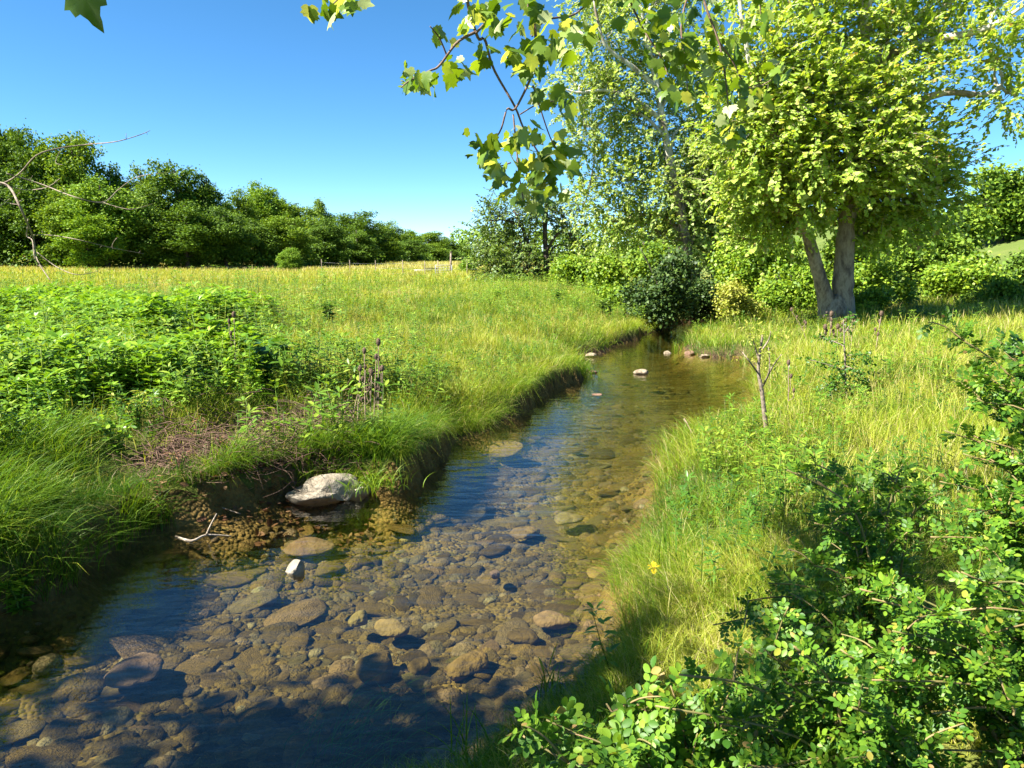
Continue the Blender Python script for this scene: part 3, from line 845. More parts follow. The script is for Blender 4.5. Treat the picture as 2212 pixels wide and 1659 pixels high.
WOOD = [  # px, top py, depth, width px, shade, prototype, label
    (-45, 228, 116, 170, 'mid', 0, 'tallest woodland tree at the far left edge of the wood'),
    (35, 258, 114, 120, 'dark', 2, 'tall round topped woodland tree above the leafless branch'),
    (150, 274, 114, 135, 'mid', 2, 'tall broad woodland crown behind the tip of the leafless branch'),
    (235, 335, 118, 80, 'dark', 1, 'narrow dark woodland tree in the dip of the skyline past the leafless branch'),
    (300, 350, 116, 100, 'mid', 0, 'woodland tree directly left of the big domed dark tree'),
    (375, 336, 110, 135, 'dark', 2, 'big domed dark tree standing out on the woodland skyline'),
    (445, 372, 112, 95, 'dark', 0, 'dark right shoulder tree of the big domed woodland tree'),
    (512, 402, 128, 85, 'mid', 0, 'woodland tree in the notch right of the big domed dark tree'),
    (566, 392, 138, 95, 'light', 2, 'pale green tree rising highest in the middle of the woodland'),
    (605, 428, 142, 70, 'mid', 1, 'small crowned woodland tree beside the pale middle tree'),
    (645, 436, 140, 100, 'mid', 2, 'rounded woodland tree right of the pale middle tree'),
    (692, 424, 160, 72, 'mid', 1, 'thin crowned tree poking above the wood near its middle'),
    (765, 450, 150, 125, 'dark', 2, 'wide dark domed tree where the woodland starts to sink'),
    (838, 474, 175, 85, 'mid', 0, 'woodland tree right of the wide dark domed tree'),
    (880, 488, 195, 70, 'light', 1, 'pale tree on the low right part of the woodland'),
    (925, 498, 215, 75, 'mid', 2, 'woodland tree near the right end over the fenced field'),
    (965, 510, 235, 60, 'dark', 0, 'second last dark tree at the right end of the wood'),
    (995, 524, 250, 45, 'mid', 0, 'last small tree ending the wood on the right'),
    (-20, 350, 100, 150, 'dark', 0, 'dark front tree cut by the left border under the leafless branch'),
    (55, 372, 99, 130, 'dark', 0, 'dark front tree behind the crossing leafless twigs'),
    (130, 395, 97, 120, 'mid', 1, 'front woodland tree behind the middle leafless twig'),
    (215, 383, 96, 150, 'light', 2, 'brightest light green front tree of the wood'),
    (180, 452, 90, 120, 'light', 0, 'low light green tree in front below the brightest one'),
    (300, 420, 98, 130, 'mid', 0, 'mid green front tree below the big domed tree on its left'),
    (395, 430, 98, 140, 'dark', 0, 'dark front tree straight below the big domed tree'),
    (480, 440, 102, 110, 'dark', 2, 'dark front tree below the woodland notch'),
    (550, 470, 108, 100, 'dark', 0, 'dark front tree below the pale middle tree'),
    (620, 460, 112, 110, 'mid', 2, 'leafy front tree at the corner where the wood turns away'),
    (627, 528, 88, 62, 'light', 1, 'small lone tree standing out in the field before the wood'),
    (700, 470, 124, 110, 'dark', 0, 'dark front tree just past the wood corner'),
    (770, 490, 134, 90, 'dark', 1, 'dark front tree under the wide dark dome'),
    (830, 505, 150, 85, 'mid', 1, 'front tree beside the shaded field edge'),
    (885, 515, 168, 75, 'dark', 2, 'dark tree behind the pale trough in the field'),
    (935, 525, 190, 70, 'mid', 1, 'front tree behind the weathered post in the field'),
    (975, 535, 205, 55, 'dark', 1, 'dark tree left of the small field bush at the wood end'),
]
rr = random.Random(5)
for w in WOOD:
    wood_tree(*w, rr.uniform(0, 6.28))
for k in WP:
    for o in WP[k]:
        if id(o) not in used:
            for c in list(o.children): bpy.data.objects.remove(c)
            bpy.data.objects.remove(o)

# shady undergrowth below the wood
def undergrowth():
    rg = np.random.default_rng(33)
    C = []
    A = [at_y(px, 580, Y)[:2] for px, Y in ((-250, 92), (0, 95), (300, 96), (560, 104), (680, 118), (800, 140), (900, 170), (1000, 220))]
    A = np.array(A)
    t = rg.random(900) * (len(A) - 1); i = t.astype(int); f = (t - i)[:, None]
    p = A[i] * (1 - f) + A[i + 1] * f
    p[:, 1] += rg.uniform(-1, 12, 900)
    z = terrain(p[:, 0], p[:, 1])[0] + rg.uniform(.2, 2.6, 900)
    mb = MB()
    leaf_cloud(mb, np.stack([p[:, 0], p[:, 1], z], -1), 26, 1.1, QUADL, .5, rg)
    tag(mb.build('undergrowth', M['wood_dark']), 'dark tangled undergrowth along the foot of the woodland', 'undergrowth', kind='stuff')
undergrowth()

def distant_woods():
    rg = np.random.default_rng(34)
    n = 1500; px = rg.uniform(985, 2500, n); Y = rg.uniform(240, 300, n)
    x = (px - CX) / FPX * Y; z = terrain(x, Y)[0]; H = 6 + 5 * vnoise(x, Y, 16, 35) + 5 * vnoise(x, Y, 5, 36)
    mb = MB(); leaf_cloud(mb, np.stack([x, Y, z + H * rg.random(n)], -1), 22, 2.2, QUADL, 1.2, rg)
    tag(mb.build('distant_woods', M['wood_mid']), 'low far off belt of woods on the horizon behind the stream trees', 'woods', kind='stuff')
distant_woods()

# --- helper: blob from pixels
def pb(px, py, rx, ry, Y, base, rd=None, w=None):
    p = at_y(px, py, Y) - np.asarray(base)
    k = Y / FPX
    b = [p[0], p[1], p[2], rx * k, (rd if rd is not None else rx * k), ry * k]
    if w: b.append(w)
    return tuple(b)

def pp(px, py, Y, base):
    return at_y(px, py, Y) - np.asarray(base)

# --- big sycamore on the right bank
def big_sycamore():
    g = ground_at(1812, 688); Y = g[1]; base = np.array([g[0], g[1], g[2] - .15])
    k = Y / FPX
    tr = [([pp(1822, 700, Y, base), pp(1820, 640, Y, base), pp(1824, 560, Y, base), pp(1830, 460, Y, base), pp(1842, 320, Y + .3, base), pp(1858, 170, Y + .3, base), pp(1870, 20, Y, base), pp(1880, -160, Y, base), pp(1860, -330, Y, base)],
           [.40, .29, .25, .23, .20, .18, .15, .10, .04]),
          ([pp(1792, 700, Y, base), pp(1785, 650, Y, base), pp(1768, 590, Y - .2, base), pp(1742, 500, Y - .5, base), pp(1700, 380, Y - .9, base), pp(1650, 230, Y - 1.2, base), pp(1610, 90, Y - 1.3, base), pp(1590, -80, Y - 1.4, base)],
           [.34, .22, .17, .14, .11, .09, .06, .03]),
          ([pp(1805, 702, Y - .1, base), pp(1806, 670, Y - .1, base), pp(1812, 640, Y, base)], [.42, .34, .2]),
          ([pp(1858, 170, Y + .3, base), pp(1900, 130, Y, base), pp(1950, 108, Y - .4, base), pp(2040, 82, Y - .8, base), pp(2130, 62, Y - 1, base), pp(2215, 10, Y - 1.2, base)], [.14, .12, .10, .085, .07, .03]),
          ([pp(1846, 300, Y + .3, base), pp(1920, 255, Y - .3, base), pp(2000, 212, Y - .8, base), pp(2060, 200, Y - 1, base), pp(2130, 205, Y - 1.2, base), pp(2165, 180, Y - 1.2, base), pp(2158, 145, Y - 1.2, base)], [.12, .10, .085, .07, .06, .05, .03]),
          ([pp(1940, 115, Y - .4, base), pp(2000, 60, Y, base), pp(2060, 0, Y, base), pp(2140, -30, Y, base)], [.08, .07, .06, .03])]
    pb2 = lambda a, c, d, e, f, g, **q: pb(a, c, d * .97, e * .97, f, g, rd=d * .9 * f / FPX * .8, **q)
    B = [pb2(1815, 415, 130, 70, Y + .3, base), pb2(1690, 415, 115, 80, Y - .4, base), pb2(1930, 410, 115, 85, Y - .2, base), pb2(2010, 390, 70, 80, Y, base), pb2(1620, 400, 80, 80, Y - .3, base),
         pb2(1700, 330, 130, 90, Y - 1, base), pb2(1840, 340, 150, 90, Y - 1.2, base), pb2(1980, 310, 90, 80, Y - .4, base), pb2(1620, 270, 100, 90, Y - 1, base),
         pb2(1760, 220, 140, 90, Y - 1, base), pb2(1900, 230, 110, 80, Y - 1, base), pb2(1650, 130, 110, 90, Y - 1, base), pb2(1780, 90, 110, 90, Y - .5, base), pb2(1920, 90, 110, 90, Y, base),
         pb2(2030, 190, 70, 60, Y - .8, base, w=.28), pb2(2030, 60, 90, 70, Y - .6, base, w=.28), pb2(2140, 120, 70, 60, Y - 1, base, w=.28), pb2(2190, 200, 45, 70, Y - 1.2, base, w=.28), pb2(2150, 20, 80, 50, Y - .8, base, w=.28),
         pb2(1700, -50, 140, 60, Y, base, w=1.0), pb2(1900, -50, 150, 60, Y, base, w=1.0), pb2(2090, -50, 110, 60, Y, base, w=.7), pb2(1930, 485, 80, 40, Y + .6, base, w=.6), pb2(1660, 490, 60, 40, Y + .5, base, w=.5), pb2(1850, 480, 50, 30, Y + .9, base, w=.3)]
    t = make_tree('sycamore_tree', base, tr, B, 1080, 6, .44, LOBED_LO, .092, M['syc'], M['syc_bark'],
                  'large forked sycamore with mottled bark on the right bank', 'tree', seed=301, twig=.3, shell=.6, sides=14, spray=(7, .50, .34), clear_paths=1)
    return t
big_sycamore()

def far_sycamores():
    Y = 33.0
    def base_of(px): 
        x = (px - CX) / FPX * Y * 1.0
        return np.array([x, Y, gz(x, Y) - .1])
    b = base_of(1486)
    tr = [([pp(1488, 620, Y, b), pp(1482, 540, Y, b), pp(1470, 460, Y, b), pp(1455, 380, Y, b), pp(1434, 280, Y, b), pp(1420, 190, Y, b), pp(1395, 80, Y, b), pp(1370, -60, Y, b)], [.30, .25, .22, .20, .17, .14, .11, .05]),
          ([pp(1420, 190, Y, b), pp(1360, 140, Y - .5, b), pp(1310, 100, Y - .8, b), pp(1290, 40, Y - 1, b), pp(1280, -20, Y - 1, b)], [.12, .10, .08, .06, .03]),
          ([pp(1430, 260, Y, b), pp(1370, 215, Y - .5, b), pp(1310, 195, Y - .8, b), pp(1250, 200, Y - 1, b), pp(1215, 190, Y - 1, b)], [.11, .09, .07, .05, .03]),
          ([pp(1440, 300, Y, b), pp(1390, 250, Y, b), pp(1330, 235, Y, b)], [.09, .06, .03])]
    pb_ = lambda a, c, d, e, f, g, **q: pb(a, c, d * .95, e * .95, f + .8, g, **q)
    B = [pb_(1420, 500, 120, 70, Y, b), pb_(1320, 480, 70, 80, Y, b), pb_(1340, 390, 90, 80, Y, b), pb_(1450, 390, 110, 80, Y - 1, b), pb_(1520, 460, 80, 90, Y, b), pb_(1540, 350, 80, 90, Y, b),
         pb_(1400, 290, 100, 70, Y, b), pb_(1500, 260, 90, 80, Y, b), pb_(1280, 300, 50, 60, Y, b, w=2.5), pb_(1330, 200, 80, 50, Y - .5, b, w=6), pb_(1250, 190, 70, 45, Y - 1, b, w=4), pb_(1300, 90, 60, 70, Y - 1, b, w=5),
         pb_(1420, 120, 90, 80, Y, b, w=9), pb_(1520, 130, 90, 80, Y, b), pb_(1260, 270, 30, 60, Y - 1, b, w=1.5), pb_(1420, 0, 120, 70, Y, b), pb_(1300, -20, 70, 60, Y, b, w=5), pb_(1480, -110, 140, 80, Y, b), pb_(1270, 420, 30, 40, Y, b, w=1.5)]
    make_tree('sycamore_tree', b, tr, B, 1050, 6, .52, LOBED_LO, .10, M['syc_far'], M['syc_bark_far'],
              'tall airy sycamore with pale leaning trunk above the stream bend', 'tree', seed=311, twig=.35, shell=.6, spray=(6, .58, .50), clear_paths=2)
    # slimmer trunks behind
    for px, top, lean, lab, sd in ((1542, 330, -8, 'slim straight tree between the airy sycamore and the forked one', 321), (1612, 380, 10, 'slim young tree left of the forked sycamore', 322), (1505, 420, 4, 'slender pale tree just right of the airy sycamore trunk', 323)):
        Yq = Y + 2 + (sd % 3)
        x = (px - CX) / FPX * Yq; bq = np.array([x, Yq, gz(x, Yq) - .1])
        tr = [([pp(px, 640, Yq, bq), pp(px + lean * .3, 520, Yq, bq), pp(px + lean, 420, Yq, bq), pp(px + lean * 1.5, top, Yq, bq)], [.16, .13, .10, .04])]
        B = [pb(px - 25, 520, 60, 50, Yq, bq), pb(px + 40, 470, 60, 55, Yq, bq), pb(px, 420, 70, 60, Yq, bq), pb(px + 30, 360, 60, 55, Yq, bq), pb(px - 20, top - 10, 50, 55, Yq, bq), pb(px + 20, 570, 55, 35, Yq, bq)]
        make_tree('young_tree', bq, tr, B, 200, 6, .5, LOBED_LO, .10, M['syc_far'], M['syc_bark_far'], lab, 'tree', None, sd, twig=.4, shell=.55, spray=(6, .58, .25), clear_paths=1)
far_sycamores()

def field_tree():
    Y = 47.0; x = (1178 - CX) / FPX * Y; b = np.array([x, Y, gz(x, Y) - .1])
    tr = [([pp(1180, 612, Y, b), pp(1180, 560, Y, b), pp(1177, 500, Y, b), pp(1180, 450, Y, b), pp(1176, 425, Y, b)], [.24, .19, .15, .11, .05]),
          ([pp(1172, 612, Y, b), pp(1160, 570, Y, b), pp(1140, 530, Y, b), pp(1128, 490, Y, b), pp(1110, 455, Y, b)], [.20, .16, .14, .11, .05]),
          ([pp(1128, 490, Y, b), pp(1090, 475, Y - .5, b), pp(1060, 478, Y - .8, b)], [.08, .07, .03]),
          ([pp(1180, 545, Y, b), pp(1200, 510, Y - .4, b), pp(1222, 500, Y - .4, b), pp(1248, 520, Y - .4, b)], [.10, .09, .07, .03]),
          ([pp(1181, 570, Y, b), pp(1195, 535, Y, b), pp(1212, 528, Y, b)], [.07, .06, .03])]
    B = [pb(1075, 470, 35, 30, Y, b), pb(1120, 455, 45, 25, Y, b), pb(1175, 450, 45, 25, Y, b), pb(1215, 460, 35, 25, Y, b), pb(1060, 520, 35, 40, Y, b), pb(1100, 530, 45, 35, Y - 1, b), pb(1080, 575, 55, 35, Y - 1, b),
         pb(1130, 580, 40, 30, Y - 1.5, b), pb(1140, 510, 30, 30, Y, b), pb(1225, 490, 35, 20, Y, b, w=1), pb(1205, 570, 25, 30, Y + .5, b), pb(1110, 600, 45, 15, Y - 1, b), pb(1240, 540, 18, 25, Y + .5, b, w=.5)]
    make_tree('field_tree', b, tr, B, 240, 9, .5, QUADL, .16, M['mid_tree'], M['dark_bark'], 'dark trunked spreading tree standing alone in the field mid picture', 'tree', seed=331, twig=.4, shell=.6, spray=(6, .8, .32), clear_paths=2)
    # small bush by the post
    Y = 66; x = (1013 - CX) / FPX * Y; b = np.array([x, Y, gz(x, Y) - .05])
    make_tree('field_bush', b, [([pp(1010, 594, Y, b), pp(1012, 575, Y, b), pp(1013, 562, Y, b)], [.07, .05, .02])],
              [pb(1013, 572, 17, 14, Y, b), pb(1018, 562, 10, 10, Y, b), pb(1006, 580, 10, 8, Y, b), pb(1020, 585, 9, 7, Y, b)], 70, 34, .28, QUADL, .20, M['wood_light'], M['dark_bark'], 'small round bush in the pasture left of the spreading field tree', 'bush', seed=341)
field_tree()

def shrub(px, py, rx, ry, Y, mat, label, seed, name='shrub', size=.12, n=160, per=40, leaf=QUADL, cr=.3, bark='dark_bark', rd=None):
    x = (px - CX) / FPX * Y; b = np.array([x, Y, gz(x, Y) - .05]); rg = np.random.default_rng(seed)
    c = at_y(px, py, Y) - b; k = Y / FPX; RX, RZ = rx * k, ry * k
    B = []
    for q in range(9):
        a = rg.uniform(0, 6.28); u = rg.uniform(.2, .75)
        zz = rg.uniform(-.65, .65)
        B.append((c[0] + math.cos(a) * u * RX, c[1] + math.sin(a) * u * (rd or RX), max(c[2] + zz * RZ, .2), RX * rg.uniform(.3, .5), (rd or RX) * rg.uniform(.3, .5), RZ * rg.uniform(.3, .5)))
    ht = c[2] + RZ * .6
    tr = [([(0, 0, 0), (rg.normal(0, .1) * RX, rg.normal(0, .1), ht * .5), (c[0] + rg.normal(0, .3) * RX, rg.normal(0, .2), ht)], [.05, .035, .01]) for _ in range(4)]
    return make_tree(name, b, tr, B, n, per, cr, leaf, size, M[mat], M[bark], label, 'shrub', None, seed, twig=.3, shell=.5)

SHRUBS = [
    (1428, 598, 78, 105, 24.5, 'shrub_dark', 'dark evergreen shrub overhanging the far end of the stream', 401, .12, 260, 44),
    (1310, 600, 55, 50, 31, 'shrub', 'leafy bush left of the dark evergreen shrub', 402, .14, 150, 40),
    (1245, 585, 45, 35, 38, 'shrub', 'low bright bush beside the spreading field tree', 403, .16, 120, 36),
    (1345, 655, 50, 40, 25.5, 'shrub', 'low green bush at the bank foot of the dark evergreen shrub', 404, .11, 140, 40),
    (1560, 590, 70, 75, 30, 'shrub', 'light green thicket bush behind the stream bend', 405, .15, 220, 46),
    (1640, 560, 75, 70, 27, 'shrub', 'tall light green bush left of the forked sycamore', 406, .14, 220, 46),
    (1690, 625, 75, 50, 24, 'shrub', 'low spreading bush at the left foot of the forked sycamore', 407, .12, 220, 46),
    (1590, 650, 45, 38, 22.5, 'shrub_yellow', 'yellowish willow bush by the fallen log', 408, .09, 120, 36),
    (1900, 610, 80, 60, 24, 'shrub', 'leafy bush right behind the forked sycamore trunk', 409, .13, 200, 46),
    (1990, 560, 80, 65, 30, 'wood_mid', 'dark green bush between the forked sycamore and the right border', 410, .17, 200, 46),
    (2080, 610, 90, 55, 26, 'shrub', 'wide low hedge bush below the grassy hillside', 411, .14, 220, 46),
    (2170, 640, 80, 45, 23, 'wood_mid', 'dense bush at the right border above the tall grass', 412, .12, 200, 46),
    (2060, 510, 70, 50, 40, 'wood_mid', 'rounded tree like bush left of the big hillside tree', 413, .22, 180, 40),
    (1960, 500, 60, 55, 42, 'wood_mid', 'bushy growth seen through the lower sycamore leaves', 414, .22, 160, 40),
    (2215, 600, 60, 50, 30, 'wood_dark', 'dark bush cut by the right border below the hillside', 415, .16, 150, 40),
    (1745, 590, 50, 60, 29, 'wood_mid', 'darker bush seen just left of the sycamore fork', 416, .15, 150, 40),
    (1500, 640, 45, 45, 27, 'shrub_dark', 'dark shaded bush behind the water where the stream turns', 417, .11, 170, 44),
    (1860, 655, 60, 28, 21.8, 'shrub', 'low weeds bush hugging the right foot of the forked sycamore', 418, .10, 120, 40),
    (1795, 575, 55, 55, 34, 'shrub', 'bush filling the gap behind the sycamore fork', 420, .16, 160, 44),
    (1870, 560, 70, 55, 36, 'wood_mid', 'rounded bush behind the main sycamore trunk', 421, .18, 170, 44),
    (1400, 560, 60, 60, 29, 'wood_mid', 'green tree like bush above the dark evergreen shrub', 419, .16, 160, 40),
]
for px, py, rx, ry, Y, mt, lab, sd, sz, n, per in SHRUBS:
    shrub(px, py, rx, ry, Y, mt, lab, sd, size=sz, n=n, per=per, cr=.012 * Y)

def hillside_tree():
    Y = 62; x = (2150 - CX) / FPX * Y; b = np.array([x, Y, gz(x, Y) - .2])
    tr = [([pp(2160, 580, Y, b), pp(2160, 500, Y, b), pp(2155, 400, Y, b)], [.4, .3, .1])]
    B = [pb(2150, 390, 45, 30, Y, b), pb(2190, 400, 45, 40, Y, b), pb(2110, 440, 40, 30, Y, b), pb(2170, 450, 60, 35, Y, b), pb(2130, 490, 45, 30, Y, b), pb(2200, 500, 50, 40, Y, b), pb(2210, 440, 40, 40, Y, b), pb(2170, 540, 45, 25, Y, b)]
    make_tree('hillside_tree', b, tr, B, 260, 36, .8, QUADL, .36, M['wood_mid'], M['dark_bark'], 'dense dark tree on the hillside at the right border', 'tree', seed=351, twig=.1)
    Y = 75; x = (2230 - CX) / FPX * Y; 
hillside_tree()

# ------------------------------------------------------------------ overhanging sycamore (branches hang into the top of the picture)
def overhanging_sycamore():
    rg = np.random.default_rng(501)
    bx, by = -4.6, -2.6
    base = np.array([bx, by, gz(bx, by) - .1])
    root = empty('overhanging_sycamore', base, 'sycamore whose leafy twigs hang into the top of the picture', 'tree')
    tb = MB(); hb = MB(); sb = MB()
    W = lambda p: np.asarray(p, float) - base
    top = W((-3.6, -1.6, 9.2))
    tb.tube(spline([W((bx, by, base[2])), W((-4.5, -2.5, 3)), W((-4.2, -2.2, 6)), top], 20), np.linspace(.34, .16, 20), 10)
    # limbs over the stream
    l1 = [W((-4.0, -2.0, 7.6)), W((-2.2, .4, 8.4)), W((-.4, 2.6, 7.7)), W(at_y(1010, -260, 4.2))]
    l2 = [W((-3.9, -1.9, 8.0)), W((-1.2, .2, 9.0)), W((1.0, 2.6, 8.2)), W(at_y(1480, -250, 4.6))]
    l3 = [W((-4.2, -2.2, 6.5)), W((-6.6, -2.6, 7.0)), W((-9.0, -1.8, 6.8))]
    l4 = [W((-4.3, -2.3, 5.8)), W((-5.6, -2.4, 6.2)), W((-6.6, -2.2, 6.6))]
    for l, r0 in ((l1, .09), (l2, .09), (l3, .10), (l4, .09)):
        tb.tube(spline(l, 16), np.linspace(r0, .03, 16), 7)
    D = 4.0
    tw = [
        ([(1010, -260), (1000, -120), (1004, 0), (1027, 70), (1051, 87), (1071, 147), (1107, 233), (1137, 283), (1171, 353), (1194, 385)], 4.0, 4.2, .011, .004),
        ([(1027, 70), (991, 100), (951, 133), (917, 147), (890, 165), (872, 182)], 4.0, 3.8, .008, .003),
        ([(1027, 70), (1054, 40), (1074, 7), (1100, -60)], 4.0, 4.2, .007, .004),
        ([(964, 120), (950, 80), (934, 53)], 4.0, 3.9, .005, .003),
        ([(1010, -260), (1120, -110), (1134, 0), (1149, 60), (1152, 110), (1147, 167), (1120, 230), (1091, 257), (1084, 277), (1057, 297), (1030, 318)], 4.2, 3.9, .011, .003),
        ([(1147, 173), (1164, 233), (1184, 300), (1205, 330)], 4.0, 4.1, .005, .003),
        ([(1103, 245), (1107, 320), (1112, 373), (1128, 420), (1140, 455)], 4.0, 3.9, .005, .003),
        ([(1107, 343), (1074, 350), (1050, 330)], 4.0, 3.9, .004, .003),
        ([(1149, 70), (1184, 50), (1230, 30), (1270, 13), (1330, -40)], 4.1, 4.5, .006, .005),
        ([(1147, 150), (1180, 110), (1215, 80), (1262, 60)], 4.1, 4.3, .006, .003),
        ([(1120, 245), (1160, 225), (1200, 215), (1240, 222)], 4.0, 4.2, .004, .002),
        ([(1480, -250), (1400, -120), (1360, -30), (1385, 60), (1420, 120), (1440, 170)], 4.6, 4.4, .010, .003),
        ([(1480, -250), (1500, -80), (1520, 0), (1548, 100), (1572, 190), (1580, 290)], 4.6, 4.5, .011, .003),
        ([(1535, 60), (1580, 130), (1620, 190), (1680, 160)], 4.6, 4.6, .006, .003),
        ([(1500, -60), (1470, 40), (1478, 120), (1490, 200)], 4.6, 4.4, .007, .003),
        ([(1480, -250), (1600, -120), (1640, 0), (1640, 70)], 4.7, 4.9, .008, .003),
        ([(1600, -120), (1720, -40), (1765, 30)], 4.8, 4.9, .006, .003),
        ([(1010, -260), (860, -140), (760, -40), (720, 8)], 4.2, 4.0, .008, .003),
    ]
    for pts, d0, d1, r0, r1 in tw:
        n = len(pts); P = [W(at_y(p[0], p[1], d0 + (d1 - d0) * i / (n - 1))) + rg.normal(0, .012, 3) for i, p in enumerate(pts)]
        m = n * 4; hb.tube(spline(P, m), np.linspace(r0, r1, m), 5)
    CL = [(700, 12, 7, 26), (755, 10, 6, 20), (890, 160, 7, 22), (925, 180, 4, 22), (948, 66, 3, 14), (975, 135, 4, 25), (988, 155, 3, 18), (1010, 60, 4, 25), (1020, 30, 7, 35), (1045, 15, 6, 30), (1070, 55, 4, 18), (1050, 125, 5, 22),
          (1120, 110, 6, 32), (1138, 135, 4, 26), (1170, 95, 7, 35), (1200, 70, 6, 30), (1215, 110, 6, 35), (1240, 60, 5, 25), (1265, 65, 3, 20), (1165, 20, 5, 30), (1110, 10, 5, 30), (1270, 10, 4, 30),
          (1200, 212, 6, 26), (1232, 222, 4, 18), (1160, 205, 2, 12), (1040, 330, 4, 22), (1060, 305, 5, 22), (1080, 330, 4, 22), (1110, 290, 4, 22), (1135, 285, 6, 22), (1155, 305, 6, 28), (1185, 315, 5, 28), (1205, 335, 6, 26), (1222, 330, 3, 20),
          (1068, 372, 5, 26), (1092, 398, 4, 22), (1132, 365, 6, 30), (1165, 360, 6, 28), (1200, 395, 5, 22), (1135, 405, 6, 30), (1172, 400, 6, 28), (1122, 440, 4, 20), (1140, 466, 2, 8), (1170, 430, 3, 18), (1013, 286, 1, 2),
          (1370, 40, 8, 40), (1400, 75, 9, 40), (1430, 115, 9, 40), (1442, 155, 8, 36), (1430, 40, 8, 40), (1480, 60, 10, 46), (1500, 120, 10, 42), (1530, 60, 9, 42), (1540, 165, 9, 38), (1560, 110, 9, 38), (1480, 190, 7, 34), (1460, 195, 5, 26),
          (1590, 185, 6, 38), (1622, 210, 6, 32), (1682, 155, 6, 22), (1650, 185, 4, 28), (1560, 282, 6, 30), (1592, 286, 5, 26), (1540, 292, 3, 16), (1762, 28, 3, 14), (1622, 55, 5, 36), (1640, 20, 5, 36), (1380, -25, 8, 40), (1500, -20, 8, 50)]
    P = []; S = []
    for px, py, n, sp in CL:
        for _ in range(int(n * (1.6 if px > 1320 else 1.7))):
            dd = 4.0 + (.5 if px > 1320 else 0) + rg.normal(0, .14)
            p = at_y(px + rg.normal(0, sp * .62), py + rg.normal(0, sp * .62), dd)
            P.append(W(p)); S.append(rg.uniform(.042, .10) * (.9 if px > 1320 else 1))
    P = np.array(P); n = len(P)
    d = rnd_dirs(rg, n); d[:, 2] = -np.abs(d[:, 2]) * .8 - .25
    nh = nrm(rnd_dirs(rg, n) + np.array([-.45, -.25, .35]))
    lf = MB(); lf.scatter(LOBED, P, basis(d, nh), np.array(S))
    # one near leaf drooping into the upper left corner
    p0 = W(at_y(165, -45, 2.2))
    lf.scatter(LOBED, p0[None], basis(np.array([[.28, .2, -1.0]]), np.array([[-.2, -1, -.2]])), np.array([.135]))
    hb.tube(spline([W((-3.0, 1.0, 7.0)), W((-2.4, 1.9, 5.0)), p0 + np.array([0, 0, .25]), p0], 16), np.linspace(.012, .003, 16), 5)
    # shading crown out of frame
    N = 3000
    C = np.stack([rg.uniform(-12.5, -3.0, N), rg.uniform(-5.2, 2.6, N), rg.uniform(4.8, 9.0, N)], -1)
    sd = np.array([-SUN_AZ[0], -SUN_AZ[1], -math.tan(SUN_EL)])
    hit = C + sd * ((C[:, 2:] - .8) / math.tan(SUN_EL))
    rel = hit - EYE; dep = rel @ _f
    hx = CX + FPX * (rel @ _r) / np.maximum(dep, .2); hy = CY - FPX * (rel @ _u) / np.maximum(dep, .2)
    ell = lambda cx, cy, rx, ry: ((hx - cx) / rx) ** 2 + ((hy - cy) / ry) ** 2 < 1
    SUNV = np.array([SUN_AZ[0] * math.cos(SUN_EL), SUN_AZ[1] * math.cos(SUN_EL), math.sin(SUN_EL)])
    on_z_ = lambda a, b: (a, b, on_z(a, b, .5)[1])
    lit = [at_y(*t) for t in ((1080, 1570, 1.9), (1180, 1550, 1.95), (1280, 1530, 1.95), (1380, 1530, 1.95), (1200, 1630, 1.85), (1340, 1620, 1.8), (1460, 1590, 1.9), (1900, 1420, 2.0), (2000, 1440, 1.95), (2100, 1450, 1.9), (2180, 1420, 1.9),
            (1980, 1530, 1.8), (2120, 1560, 1.8), (1720, 1440, 2.1), (2160, 1000, 2.6), (2120, 1150, 2.5), (2150, 860, 2.8), (2180, 1280, 2.3), on_z_(1450, 1350), on_z_(1430, 1450), on_z_(1480, 1250), on_z_(1560, 1320), (1600, 1590, 1.8), (2080, 760, 3.0))]
    tooclose = np.zeros(N, bool)
    for t in lit:
        v = C - t; al = v @ SUNV
        tooclose |= np.linalg.norm(v - al[:, None] * SUNV, axis=1) < .42
    gap = tooclose | ell(1290, 1580, 290, 150) | ell(2000, 1440, 260, 110) | ell(2130, 1020, 120, 260) | ell(1560, 1120, 170, 230) | (ell(2150, 1640, 120, 90)) | (hy < 1150)
    hit2 = C + sd * ((C[:, 2:] + .25) / math.tan(SUN_EL)); rel2 = hit2 - EYE; dep2 = rel2 @ _f
    hx2 = CX + FPX * (rel2 @ _r) / np.maximum(dep2, .2); hy2 = CY - FPX * (rel2 @ _u) / np.maximum(dep2, .2)
    gap |= (hx2 < 1200) & (hy2 < 1400 + 230 * rg.random(N))
    inview = (hx > -900) & (hx < 2500) & (hy > 900) & (dep > .3)
    keep = (C[:, 0] < -1.25 * np.maximum(C[:, 1], 0) - 1.0) & ~(gap & inview) & ~tooclose & (rg.random(N) < np.where(inview, np.where(hx < 1050, .20, .62), .06))
    C = C[keep]; print('shade clumps', len(C))
    cb = MB(); leaf_cloud(cb, C - base, 40, .34, LOBED_LO, .15, rg)
    for c in C[::4]:
        limb(tb, W((-6.2, -2.4, 6.7)), c - base, .022, .008, rg, .05, 6, 4)
    tb.build('trunk', M['syc_bark'], root, True)
    hb.build('twigs', M['twig'], root, True)
    lf.build('hanging_leaves', M['syc_near'], root)
    cb.build('crown', M['syc'], root)
overhanging_sycamore()

